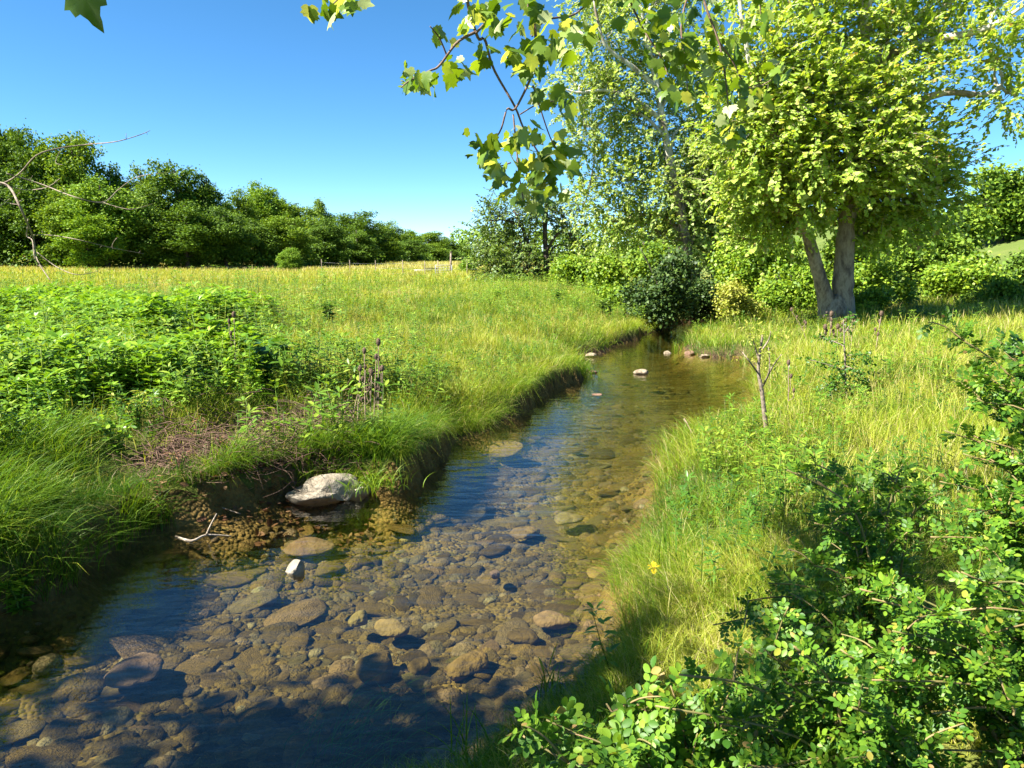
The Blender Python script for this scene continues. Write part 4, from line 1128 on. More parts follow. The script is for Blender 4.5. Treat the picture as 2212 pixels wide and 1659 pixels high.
# ------------------------------------------------------------------ leafless branch at the upper left
def leafless_tree():
    rg = np.random.default_rng(511)
    D = 8.0
    bx, by = -7.6, 7.6
    base = np.array([bx, by, gz(bx, by) - .1])
    root = empty('leafless_tree', base, 'leafless dead tree reaching bare twigs in from the left border', 'tree')
    W = lambda px, py, dd=0: at_y(px, py, D + dd) - base
    tb = MB(); tb.tube(spline([(0, 0, 0), (.1, .05, 1.2), (.25, .1, 2.4), W(-120, 330)], 14), np.linspace(.10, .035, 14), 8); tb.build('trunk', M['grey_bark'], root, True)
    tws = [([(-120, 330), (-40, 385), (15, 400), (40, 440), (58, 480), (72, 515), (80, 560), (108, 605)], .030, .010),
           ([(-60, 420), (10, 395), (45, 372), (80, 335), (130, 320), (190, 312), (250, 306), (300, 292), (324, 282)], .020, .005),
           ([(15, 375), (90, 398), (160, 425), (222, 437), (255, 410), (290, 385), (330, 376), (380, 372)], .014, .004),
           ([(0, 395), (50, 410), (100, 405), (130, 385)], .012, .006),
           ([(72, 508), (110, 508), (170, 518), (240, 535), (310, 548)], .010, .004),
           ([(240, 535), (246, 522), (254, 513)], .006, .004),
           ([(-40, 400), (10, 435), (40, 442)], .010, .006),
           ([(80, 545), (120, 575), (160, 592), (195, 590), (212, 585)], .010, .004),
           ([(60, 490), (58, 510), (70, 520), (76, 560), (100, 580)], .014, .006),
           ([(130, 325), (120, 350), (135, 356)], .005, .003), ([(0, 445), (20, 430), (45, 415)], .006, .004),
           ([(222, 437), (280, 452), (330, 440)], .005, .003)]
    for pts, r0, r1 in tws:
        n = len(pts); P = [W(p[0], p[1], .3 * math.sin(i * 1.3 + p[0] * .01)) for i, p in enumerate(pts)]
        mb = MB(); m = n * 4
        mb.tube(spline(P, m), np.linspace(r0, r1, m) * .55, 6)
        for i in range(3, m - 1, 5):
            q = spline(P, m)[i]; mb.tube([q, q + rg.normal(0, .03, 3)], [r1 * .6, r1 * .3], 4)
        mb.build('branch', M['grey_bark'], root, True)
leafless_tree()

# ------------------------------------------------------------------ rocks
def ico(sub):
    import bmesh
    bm = bmesh.new(); bmesh.ops.create_icosphere(bm, subdivisions=sub, radius=1)
    V = np.array([v.co[:] for v in bm.verts]); T = np.array([[v.index for v in f.verts] for f in bm.faces]); bm.free()
    return V, T
ICO3, ICO4, ICO1 = ico(3), ico(4), ico(1)

def rock_shape(seed, sub=3, amp=.35, facet=.0):
    V, T = ICO4 if sub == 4 else ICO3
    n = vnoise3(V + seed * 3.7, .9, seed) * amp * 1.6 + vnoise3(V + seed, .35, seed + 9) * amp * .5
    V = V * (1 + n)[:, None]
    if facet:
        rg = np.random.default_rng(seed)
        for _ in range(7):
            d = rnd_dirs(rg, 1)[0]; lim = rg.uniform(.55, .85)
            s = V @ d; V = V - np.where(s > lim, (s - lim) * facet, 0)[:, None] * d
        V = V * (1 + vnoise3(V + seed, .16, seed + 4) * amp * .25)[:, None]
    return V, T

def rock(name, px, py, wpx, hpx, z, mat, label, seed, depth_ratio=.8, rot=0, facet=.8, group=None, smooth=False, amp=.35):
    p = on_z(px, py, z); k = np.linalg.norm(p - EYE) / FPX
    V, T = rock_shape(seed, 4, amp, facet)
    S = np.array([wpx * k / 2, wpx * k / 2 * depth_ratio, hpx * k / 2 * 1.1])
    V = V * S
    o = make_mesh(name, V, T, M[mat], None, smooth)
    o.location = p; o.rotation_euler = (0, 0, rot)
    return tag(o, label, 'rock', group)

def boulder():
    p = on_z(714, 1058, .085); mb = MB()
    for sd, off, S in ((607, (.05, .03, .0), (.27, .20, .125)), (621, (-.10, .0, -.035), (.24, .17, .085)), (633, (.22, .02, -.03), (.13, .14, .08))):
        V, T = rock_shape(sd, 4, .5, 1.0); mb.add((V * np.array(S) + np.array(off)) * 1.22, T)
    o = mb.build('boulder', M['rock']); o.location = p; o.rotation_euler = (0, .08, .35)
    tag(o, 'big pale cracked boulder at the foot of the left bank', 'rock')
boulder()
rock('rock', 641, 1228, 46, 40, .02, 'rock', 'small white rock poking out of the water near the left side', 612, .8, .4)
rock('rock', 1387, 805, 34, 14, .02, 'tan_rock', 'flat pale rock in midstream between the grassy points', 613, .8, .1)
rock('rock', 1281, 804, 18, 8, .01, 'cobble_pink', 'small reddish rock off the tip of the left grass spur', 614, .8, .3)
rock('rock', 1441, 762, 22, 9, .01, 'tan_rock', 'rounded rock beside the reeds in the far water', 615, .8, .6)
rock('rock', 1491, 763, 26, 12, .03, 'cobble_pink', 'pinkish rock against the grassy tongue', 616, .8, .2)
rock('rock', 1522, 769, 22, 8, .02, 'tan_rock', 'low brown rock along the edge of the grassy tongue', 617, .8, .2)
rock('rock', 1276, 768, 26, 10, .03, 'tan_rock', 'low rock at the far left waterline behind the grass spur', 618, .8, .5)
rock('rock', 1290, 852, 22, 5, .0, 'cobble_pink', 'reddish stone just breaking the surface in the green reflection', 619, .8, .0)

NOTE = [(290, 1445, 150, 70, -.15, 'large smooth underwater boulder at the lower left', 'cobble_pink'), (775, 1338, 56, 56, -.25, 'upright round underwater stone beside a dark shadow', 'cobble'),
        (845, 1360, 90, 60, -.28, 'long underwater stone right of the upright round one', 'cobble'), (1068, 1240, 36, 34, -.18, 'small pinkish underwater stone in midstream', 'cobble_pink'),
        (1195, 1340, 110, 60, -.25, 'wide underwater stone near the grass tuft in the water', 'cobble'), (1130, 1375, 95, 60, -.28, 'squat underwater stone just left of the water grass tuft', 'cobble'),
        (1010, 1440, 110, 70, -.28, 'broad underwater stone below the squat one by the grass tuft', 'cobble'), (810, 1445, 130, 70, -.3, 'broad algae covered underwater stone in the lower middle', 'cobble'),
        (905, 1440, 64, 50, -.3, 'oval underwater stone between the two broad algae covered ones', 'cobble'), (1230, 1120, 90, 34, -.2, 'flat underwater stone beneath the green reflection near the right bank', 'cobble'),
        (670, 1180, 120, 40, -.2, 'pale flat underwater stone behind the small white rock', 'cobble_pink'), (1130, 1150, 90, 30, -.25, 'flat underwater stone in the blue reflection', 'cobble'),
        (1300, 1240, 90, 26, -.2, 'thin flat underwater stone close to the right bank', 'cobble'), (420, 1190, 100, 44, -.15, 'underwater stone just below the forked twig', 'cobble')]
for k, (px, py, w, h, z, lab, mt) in enumerate(NOTE):
    o = rock('submerged_stone', px, py, w * .8, h * .55, min(z, -.2) - .06, mt, lab, 640 + k, .75, rr.uniform(0, 3), .6, 'submerged stones on the stream bed', True, .55)
    o['category'] = 'stone'

def cobbles():
    rg = np.random.default_rng(71)
    protos = [rock_shape(700 + q, 3, .6, .7) for q in range(8)]
    me = []
    for q in range(8):
        o = make_mesh('cobble', protos[q][0], protos[q][1], M['cobble'], None, True); me.append(o)
    placed = []; cnt = 0; tries = 0
    CP = np.array([on_z(rg.uniform(-60, 1480), rg.uniform(880, 1680), -.3) for _ in range(9000)])
    CH, CD, _ = terrain(CP[:, 0], CP[:, 1])
    for p, hh, dd in zip(CP, CH, CD):
        if cnt >= 270: break
        h = [hh]
        if dd > -.18: continue
        s = min(rg.lognormal(-2.15, .45), .28)
        if any((p[0] - a) ** 2 + (p[1] - b) ** 2 < (s + c) ** 2 * .62 for a, b, c in placed): continue
        placed.append((p[0], p[1], s))
        o = me[cnt] if cnt < 8 else me[rg.integers(0, 8)].copy()
        if cnt >= 8: col.objects.link(o)
        fl = rg.uniform(.18, .36)
        z = h[0] + s * fl * .05
        z = min(z, -.035 - s * fl)
        o.location = (p[0], p[1], z); o.scale = (s * rg.uniform(1, 1.5), s * rg.uniform(.7, 1), s * fl); o.rotation_euler = (rg.normal(0, .15), rg.normal(0, .15), rg.normal(.6, .6))
        tag(o, 'brown algae coated cobble lying under the clear stream water', 'stone', 'algae coated cobbles under the water'); cnt += 1
    print('cobbles', cnt)
    # pebbles
    n = 9000
    x, y, h, d, left, r = cand(rg, 30000, 2.6, 16, -.8, .35)
    k = (d < -.14) & (h < -.09) & (rg.random(len(d)) < .25 + vnoise(x, y, .8, 77))
    x, y, h = x[k][:n], y[k][:n], h[k][:n]; n = len(x)
    mb = MB(); s = np.minimum(rg.lognormal(-4.1, .5, n), .05)
    S = np.stack([s * 1.3, s, s * .6], -1)
    mb.scatter((ICO1[0] * (1 + vnoise3(ICO1[0], .8, 5)[:, None] * .5), ICO1[1]), np.stack([x, y, h - s * .1], -1), zrot(rg.uniform(0, 6.28, n), .2, rg), S)
    x, y, h, d, left, r = cand(rg, 9000, 2.6, 20, -.8, .35)
    k = (d < -.2) & (h < -.12); x, y, h = x[k][:2300], y[k][:2300], h[k][:2300]; n = len(x); w = rg.integers(0, 4, n)
    s = np.minimum(rg.lognormal(-3.0, .35, n), .11); S = np.stack([s * rg.uniform(1, 1.5, n), s, s * rg.uniform(.45, .75, n)], -1)
    I2 = ico(2)
    for q in range(4):
        V2 = I2[0] * (1 + vnoise3(I2[0] + q * 5, .9, 60 + q)[:, None] * .9 + vnoise3(I2[0] + q * 5, .4, 70 + q)[:, None] * .35); a = w == q
        mb.scatter((V2, I2[1]), np.stack([x, y, h - s * .12], -1)[a], zrot(rg.normal(.6, .6, a.sum()), .2, rg), S[a])
    tag(mb.build('gravel', M['gravel'], smooth=True), 'small mixed gravel spread over the stream bed', 'gravel', kind='stuff')
cobbles()

# ------------------------------------------------------------------ teasels
def teasel(base, h, label, group, seed, lean=(0, 0), nh=3, w=1.0):
    rg = np.random.default_rng(seed)
    root = empty('teasel', base, label, 'dead teasel', group)
    mb = MB()
    P = spline([(0, 0, -.05), (lean[0] * .4, lean[1] * .4, h * .5), (lean[0], lean[1], h)], 9)
    mb.tube(P, np.linspace(.007, .004, 9) * w, 5)
    heads = [P[-1]]
    for q in range(nh):
        j = 3 + q % 4; a = rg.uniform(0, 6.28)
        e = P[j] + np.array([math.cos(a) * .06, math.sin(a) * .06, rg.uniform(.12, .28) * h])
        mb.tube(spline([P[j], P[j] + (e - P[j]) * .4 + np.array([math.cos(a) * .04, math.sin(a) * .04, 0]), e], 6), np.linspace(.004, .003, 6) * w, 4); heads.append(e)
    mb.build('stalk', M['dry'], root, True)
    V, T = ICO1
    for q, e in enumerate(heads):
        hb = MB(); L = rg.uniform(.026, .036) * (1.2 if q == 0 else .85) * w
        z = np.linspace(-1, 1, 7); hb.tube(np.stack([0 * z, 0 * z, z * L], -1), L * .55 * np.sqrt(np.clip(1.05 - z * z, .03, 1)), 8)
        for _ in range(60):
            zz = rg.uniform(-.95, .95); a = rg.uniform(0, 6.28); r0 = L * .5 * math.sqrt(1.05 - zz * zz)
            p = np.array([math.cos(a) * r0, math.sin(a) * r0, zz * L]); o = p + np.array([math.cos(a), math.sin(a), .6]) * L * .28
            hb.add([p + [0, 0, L * .06], p - [0, 0, L * .06], o], [(0, 1, 2)])
        for b in range(6):
            a = b * 1.047; p = np.array([0, 0, -L * .9]); o = np.array([math.cos(a) * L * 1.1, math.sin(a) * L * 1.1, L * .3])
            hb.add([p + [L * .06, 0, 0], p - [L * .06, 0, 0], o], [(0, 1, 2)])
        ho = hb.build('seed_head', M['head'], root); ho.location = e + np.array([0, 0, L * .8])
    return root

TE = [(758, 945, 842, 20, 'leftmost stalk of the teasel cluster on the left bank, leaning right'), (772, 940, 800, 12, 'teasel stalk second from the left in the bank cluster'), (790, 936, 762, 4, 'straight tall teasel with dark heads in the left bank cluster'),
      (800, 934, 810, 6, 'short teasel in the middle of the left bank cluster'), (808, 930, 775, 10, 'teasel right of the straight tall one in the bank cluster'), (818, 926, 745, 6, 'tallest teasel crowned by a pair of heads in the bank cluster'), (826, 930, 800, 4, 'rightmost thin teasel of the left bank cluster'),
      (512, 835, 688, 2, 'single tall teasel standing alone among the bright weeds')]
for k, (px, py, top, ln, lab) in enumerate(TE):
    g = ground_at(px, py, .6); kk = g[1] / FPX
    teasel(g, (py - top) * kk * 1.03, lab, 'dead teasels on the left bank', 800 + k, (ln * kk, rr.uniform(-.05, .05)), 3, 1.15)
TR = [(1745, 740, 678, -40, 'leaning teasel at the left of the right bank group'), (1790, 760, 690, 0, 'teasel in front of the left sycamore stem'), (1820, 762, 700, 3, 'teasel in front of the sycamore fork'), (1838, 765, 695, -3, 'teasel before the main sycamore trunk'),
      (1890, 770, 690, 6, 'pale teasel right of the main sycamore trunk'), (1805, 770, 715, 0, 'short teasel in the middle of the right bank group'), (1775, 755, 715, 4, 'small teasel beside the leaning one'), (1978, 900, 990 - 100, 0, None)]
for k, (px, py, top, ln, lab) in enumerate(TR):
    if not lab: continue
    g = ground_at(px, py, .8); kk = g[1] / FPX
    teasel(g, (py - top) * kk * 1.1, lab, 'dead teasels on the right bank', 820 + k, (ln * kk, 0), 3, 1.5)
g = ground_at(1360 + 0, 1100, .4)
g = ground_at(1700, 960, .6)
g2 = ground_at(1705, 900, .6)
teasel(ground_at(1702, 905, .6), .75, 'tall thin teasel right of the bare sapling', 'dead teasels on the right bank', 840, (-.04, 0), 2, 1.1)

# ------------------------------------------------------------------ saplings
def bare_sapling():
    rg = np.random.default_rng(850)
    g = ground_at(1657, 952, .3); Y = g[1]; root = empty('bare_sapling', g, 'pale bare stemmed sapling at the water edge on the right', 'sapling')
    W = lambda px, py, dd=0: at_y(px, py, Y + dd) - g
    tb = MB()
    tb.tube(spline([W(1658, 960), W(1652, 900), W(1645, 840), W(1638, 800), W(1642, 760), W(1648, 720)], 20), np.linspace(.030, .010, 20), 8)
    for pts in ([(1640, 810), (1615, 775), (1603, 760)], [(1650, 830), (1670, 790), (1688, 765)], [(1645, 840), (1662, 800), (1660, 750)], [(1640, 780), (1628, 740), (1620, 720)], [(1643, 760), (1660, 735), (1665, 715)]):
        tb.tube(spline([W(p[0], p[1], rg.normal(0, .08)) for p in pts], 8), np.linspace(.012, .004, 8), 5)
    tb.tube(spline([W(1640, 955), W(1670, 950), W(1700, 958)], 8), np.linspace(.014, .008, 8), 5)
    tb.build('stem', M['grey_bark'], root, True)
    C = np.array([W(1625 + rg.normal(0, 22), 745 + rg.normal(0, 28), rg.normal(0, .12)) for _ in range(15)] + [W(1660 + rg.normal(0, 18), 760 + rg.normal(0, 26), rg.normal(0, .12)) for _ in range(9)])
    cb = MB(); leaf_cloud(cb, C, 9, .07, LANCE, .055, rg); cb.build('foliage', M['shrub_yellow'], root)
bare_sapling()

def thorn_sapling():
    rg = np.random.default_rng(860)
    g = ground_at(1828, 880, .7); Y = g[1]; root = empty('thorn_sapling', g, 'dark leaved thorny sapling standing in the grass of the right bank', 'sapling')
    W = lambda px, py, dd=0: at_y(px, py, Y + dd) - g
    tb = MB(); C = []
    tb.tube(spline([W(1828, 885), W(1826, 800), W(1824, 740), W(1822, 690)], 14), np.linspace(.018, .006, 14), 7)
    for pts in ([(1824, 748), (1795, 735), (1768, 728)], [(1826, 800), (1780, 785), (1742, 775)], [(1825, 770), (1850, 765), (1880, 768)], [(1826, 825), (1790, 830), (1770, 845)], [(1827, 840), (1860, 835), (1885, 850)], [(1825, 790), (1848, 800), (1866, 820)], [(1824, 720), (1836, 700), (1840, 680)]):
        P = spline([W(p[0], p[1], rg.normal(0, .1)) for p in pts], 8); tb.tube(P, np.linspace(.008, .003, 8), 4); C += list(P[2:])
    for _ in range(60): C.append(W(1825 + rg.normal(0, 32), 845 + rg.normal(0, 22), rg.normal(0, .15)))
    for _ in range(26): C.append(W(1822 + rg.normal(0, 26), 800 + rg.normal(0, 20), rg.normal(0, .12)))
    tb.build('stem', M['grey_bark'], root, True)
    cb = MB(); leaf_cloud(cb, np.array(C), 11, .07, OVAL, .045, rg); cb.build('foliage', M['weed_dark'], root)
thorn_sapling()

# ------------------------------------------------------------------ dark leafy plants, rust-brown dock etc.
def plant(px, py, top, wpx, mat, label, seed, name='leafy_plant', leaf=OVALWIDE, n=60, L=.14, cat='plant'):
    rg = np.random.default_rng(seed)
    g = ground_at(px, py, .6); k = g[1] / FPX; h = (py - top) * k; R = wpx * k / 2
    root = empty(name, g, label, cat)
    sb = MB(); lf = MB(); P = []; Dv = []
    for q in range(7):
        a = rg.uniform(0, 6.28); e = np.array([math.cos(a) * R * rg.uniform(.2, .8), math.sin(a) * R * rg.uniform(.2, .8), h * rg.uniform(.7, 1)])
        S = spline([(0, 0, -.03), e * np.array([.4, .4, .55]), e], 10); sb.tube(S, np.linspace(.008, .003, 10), 5)
        for j in range(2, 10):
            for s in (0, 1):
                b = rg.uniform(0, 6.28); P.append(S[j]); Dv.append((math.cos(b), math.sin(b), rg.uniform(-.1, .6)))
    P = np.array(P); Dv = np.array(Dv); nh = np.array([0, 0, 1.]) + rg.normal(0, .3, (len(P), 3))
    lf.scatter(leaf, P, basis(Dv, nh), L * rg.uniform(.6, 1.25, len(P)))
    sb.build('stems', M['stem'], root, True); lf.build('foliage', M[mat], root)
plant(575, 850, 735, 110, 'weed_dark', 'dark broad leaved plant at the right end of the weed patch', 871, L=.17)
plant(712, 712, 652, 46, 'weed_dark', 'dark bushy plant alone in the mid meadow', 872, L=.20, leaf=LANCE)
plant(300, 930, 830, 120, 'shrub_yellow', 'yellowish bramble growing over the left bank edge', 873, 'bramble', LANCE, L=.07)
plant(255, 985, 890, 120, 'weed', 'low green bramble left of the brush pile', 874, 'bramble', OVAL, L=.08)
plant(600, 945, 905, 60, 'weed', 'small green seedling cluster on the brush pile top', 875, 'leafy_plant', OVALWIDE, L=.09)
plant(640, 935, 900, 40, 'weed', 'small seedling just right of the green cluster on the brush pile', 876, 'leafy_plant', OVALWIDE, L=.08)
plant(345, 1090, 960, 60, 'rust', 'rust red dried plant on the face of the left bank', 877, 'dried_plant', LANCE, L=.05)
plant(430, 990, 880, 80, 'rust', 'brown withered plant topping the brush pile', 878, 'dried_plant', LANCE, L=.05)
plant(500, 1010, 930, 90, 'rust', 'reddish withered plant in the middle of the brush pile', 884, 'dried_plant', LANCE, L=.05)
plant(390, 1050, 965, 80, 'rust', 'low rusty dried plant at the left end of the brush pile', 885, 'dried_plant', LANCE, L=.045)
plant(1310, 690, 645, 60, 'shrub_dark', 'dark hollow bush on the far left bank', 879, 'leafy_plant', LANCE, L=.22)
plant(1205, 660, 625, 40, 'weed_dark', 'small dark weed in the far meadow', 880, 'leafy_plant', LANCE, L=.22)
plant(865, 790, 778, 40, 'weed_dark', 'low dark rosette in the sunny meadow', 881, 'leafy_plant', OVALWIDE, L=.14)
plant(35, 1245, 1150, 80, 'weed', 'pale leaved sprig at the waterline of the lower left corner', 882, 'leafy_plant', LANCE, L=.09)
plant(1075, 650, 622, 30, 'weed', 'upright leafy weed in the middle of the far meadow', 883, 'leafy_plant', LANCE, L=.2)

# ------------------------------------------------------------------ brush pile
def brush_pile():
    rg = np.random.default_rng(890)
    mb = MB()
    c0 = on_z(380, 1105, .15); c1 = on_z(790, 985, .45); c2 = on_z(640, 1060, .1)
    PT = []
    for q in range(2600):
        t = rg.random(); 
        p = on_z(330 + 440 * t + rg.normal(0, 12), 1085 - 70 * t - abs(rg.normal(0, 52)) + 28, .05)
        p[2] = abs(rg.normal(0, .13))
        PT.append(p)
    PT = np.array(PT); PT[:, 2] += np.maximum(.02, terrain(PT[:, 0], PT[:, 1])[0])
    for p in PT:
        a = rg.normal(-.1, .8) + (math.pi if rg.random() < .5 else 0); L = rg.uniform(.12, .42)
        d = np.array([math.cos(a), math.sin(a), rg.normal(-.12, .25)]) * L
        m = p + d * .5 + rg.normal(0, .05, 3)
        mb.tube(spline([p, m, p + d], 6), np.linspace(.0045, .0018, 6) * rg.uniform(.5, 1.5), 4)
    o = mb.build('brush_pile', M['brush'], None, True)
    tag(o, 'tangled brown brush pile of dead twigs under the left bank', 'brush pile')
    # dead leaves on top
    mb = MB(); P = []
    for q in range(900):
        t = rg.random()
        P.append(on_z(400 + 400 * t + rg.normal(0, 14), 985 - 20 * t + rg.normal(0, 22), .45))
    P = np.array(P); P[:, 2] = terrain(P[:, 0], P[:, 1])[0] + np.abs(rg.normal(0, .03, len(P))) + .02
    mb.scatter(OVAL, P, basis(rnd_dirs(rg, len(P)) * np.array([1, 1, .4]), np.array([0, 0, 1.]) + rg.normal(0, .5, (len(P), 3))), rg.uniform(.04, .1, len(P)))
    tag(mb.build('leaf_litter', M['rust']), 'brown dead leaf litter along the top of the brush pile', 'leaf litter', kind='stuff')
brush_pile()

def stick(name, pts, z0, r, mat, label, cat='branch', Y=None):
    P = [on_z(p[0], p[1], z) for p, z in zip(pts, z0)]
    mb = MB(); n = len(P) * 5; mb.tube(spline(P, n), np.linspace(r, r * .45, n), 6)
    return mb, P
mb, P = stick('', [(1545, 712), (1580, 715), (1612, 716), (1640, 722)], [.10, .12, .10, .06], .06, 'dead', '')
mb.tube(spline([P[1], P[1] + np.array([.25, .1, .22]), P[1] + np.array([.5, .1, .3])], 6), np.linspace(.03, .012, 6), 5)
tag(mb.build('fallen_log', M['dead'], None, True), 'pale fallen log lying across the far grassy tongue', 'log')
mb, P = stick('', [(380, 1160), (415, 1168), (446, 1156), (500, 1158)], [-.02, .01, .02, -.03], .014, 'dead', '')
mb.tube(spline([P[2], on_z(455, 1135, .12), on_z(468, 1110, .24)], 8), np.linspace(.010, .005, 8), 5)
tag(mb.build('forked_twig', M['dead'], None, True), 'forked bare twig sticking out of the water by the left bank', 'twig')
mb, P = stick('', [(700, 985), (735, 965), (780, 952), (812, 955)], [.30, .34, .38, .42], .018, 'dead', '')
mb.tube(spline([P[1], P[1] + np.array([.2, .1, .12]), P[1] + np.array([.4, .12, .1])], 6), np.linspace(.012, .006, 6), 5)
tag(mb.build('driftwood', M['dead'], None, True), 'grey driftwood branch under the teasel cluster', 'driftwood')
mb, P = stick('', [(1478, 905), (1490, 925), (1502, 950), (1510, 985)], [.42, .34, .26, .16], .012, 'dry', '')
tag(mb.build('dead_stalk', M['dry'], None, True), 'short dead stalk leaning over the water from the right bank', 'dead stalk')
mb, P = stick('', [(60, 1110), (250, 1098), (420, 1085), (520, 1110)], [.25, .22, .15, .02], .012, 'dry', '')
tag(mb.build('fallen_branch', M['dry'], None, True), 'long thin fallen branch along the foot of the left bank', 'branch')

# ------------------------------------------------------------------ grass tufts that stand in the water, iris
def tuft(name, px, py, top, n, spread, w, tint, label, seed, bend=(.1, .7), cat='grass tuft', z=0.0, lean=None, heads=0):
    rg = np.random.default_rng(seed); g = on_z(px, py, z); k = g[1] / FPX
    h = (py - top) * k * 1.1
    P = np.stack([rg.normal(0, spread, n), rg.normal(0, spread, n), np.full(n, -.06)], -1)
    mb = MB(); az = rg.uniform(0, 6.28, n) if lean is None else lean + rg.normal(0, .6, n)
    blades(mb, P, h * rg.uniform(.45, 1, n), w * rg.uniform(.7, 1.3, n), rg.uniform(bend[0], bend[1], n), az, rg.normal(tint, .08, n), rg, 6)
    if heads:
        blades(mb, P[:heads], h * rg.uniform(.9, 1.1, heads), np.full(heads, w * .7), rg.uniform(.1, .3, heads), az[:heads], np.full(heads, .8), rg, 6, True)
    o = mb.build(name, M['grass'], None, True, True); o.location = g
    return tag(o, label, cat)
tuft('grass_tuft', 1190, 1500, 1345, 26, .035, .011, .22, 'tall grass tuft with a seed head standing in the near water', 901, (.1, .8), heads=2)
tuft('grass_tuft', 1320, 1520, 1380, 34, .06, .012, .25, 'arching grass tuft at the water edge in front of the right bank', 902, (.2, .9))
tuft('grass_tuft', 1020, 1655, 1440, 26, .06, .010, .3, 'tall grass tuft at the bottom beside the sunlit rose spray', 903, (.2, .9))
tuft('grass_tuft', 1400, 1560, 1320, 20, .06, .012, .22, 'upright grass tuft between rose spray and bank', 904, (.1, .6))
tuft('reed_tuft', 1462, 760, 724, 30, .06, .016, .35, 'small reed tuft standing beside the far rounded rock', 905, (.1, .5))
tuft('grass_tuft', 1240, 812, 760, 200, .22, .016, .18, 'dark green grass tuft on the tip of the left spur', 906, (.2, .9))
tuft('grass_tuft', 1225, 768, 735, 120, .2, .02, .2, 'dark grass tuft behind the left grass spur', 907, (.2, .9))
tuft('grass_tuft', 800, 1040, 975, 200, .16, .010, .35, 'bright green grass tuft overhanging the big boulder', 908, (.5, 1.3), z=.15)
tuft('submerged_grass', 760, 1600, 1500, 120, .16, .012, .06, 'dark trailing grass clump under the near water', 909, (.9, 1.8), z=-.30, lean=.5)
tuft('grass_tuft', 1440, 700, 672, 90, .12, .02, .35, 'pale grass tuft at the foot of the dark evergreen shrub', 910, (.3, 1.0))
tuft('grass_tuft', 130, 1190, 1040, 160, .16, .011, .25, 'arching grass tuft hanging over the water at lower left', 911, (.5, 1.3), lean=-.5, z=.1)

tuft('sedge_tuft', 1480, 1290, 1150, 12, .02, .022, .06, 'dark upright sedge blades on the right waterline beside the yellow iris', 912, (.05, .25), z=.15)

def iris():
    g = ground_at(1425, 1260, .2); rg = np.random.default_rng(915)
    root = empty('yellow_iris', g, 'yellow iris flower at the right waterline', 'flower')
    k = g[1] / FPX
    W = lambda px, py: at_y(px, py, g[1]) - g
    c = W(1412, 1226)
    sb = MB(); sb.tube(spline([(0, 0, -.05), c * .5 + np.array([.02, 0, .03]), c], 8), np.linspace(.006, .004, 8), 5); sb.build('stem', M['stem'], root, True)
    pbm = MB(); n = 6; a = np.arange(n) * 1.047 + .4
    d = np.stack([np.cos(a), np.sin(a), np.where(np.arange(n) % 2, .7, -.35)], -1); nh = np.tile([0, 0, 1.], (n, 1))
    pbm.scatter(OVALWIDE, np.tile(c, (n, 1)), basis(d, nh), np.full(n, .055)); pbm.build('petals', M['petal'], root)
    lb_ = MB(); N = 7; blades(lb_, np.stack([rg.normal(.05, .05, N), rg.normal(0, .04, N), np.full(N, -.05)], -1), rg.uniform(.35, .6, N), np.full(N, .022), rg.uniform(.05, .3, N), rg.uniform(0, 6, N), rg.normal(.12, .04, N), rg, 5)
    lb_.build('leaves', M['grass'], root, True, True)
iris()

# ------------------------------------------------------------------ rose bushes in the right foreground
def pinnate(rg, n=7):
    mb = MB(); L = 1.0
    mb.tube(spline([(0, 0, 0), (0, .5, .03), (0, 1, -.05)], 4), [.012, .010, .006], 3)
    leaf = leaf_oval(.62, .1, .12)
    for q in range(3):
        y = .28 + .27 * q
        for s in (-1, 1):
            d = np.array([[s * 1.0, .55, rg.normal(.05, .12)]]); nh = np.array([[rg.normal(0, .2), rg.normal(0, .2), 1.0]])
            mb.scatter(leaf, np.array([[0, y, .01]]), basis(d, nh), np.array([.36 + .05 * q]))
    mb.scatter(leaf, np.array([[0, .98, -.04]]), basis(np.array([[rg.normal(0, .1), 1, -.1]]), np.array([[0, .1, 1.]])), np.array([.46]))
    return np.vstack(mb.V), np.vstack(mb.T)
PIN = [pinnate(np.random.default_rng(920 + q)) for q in range(4)]

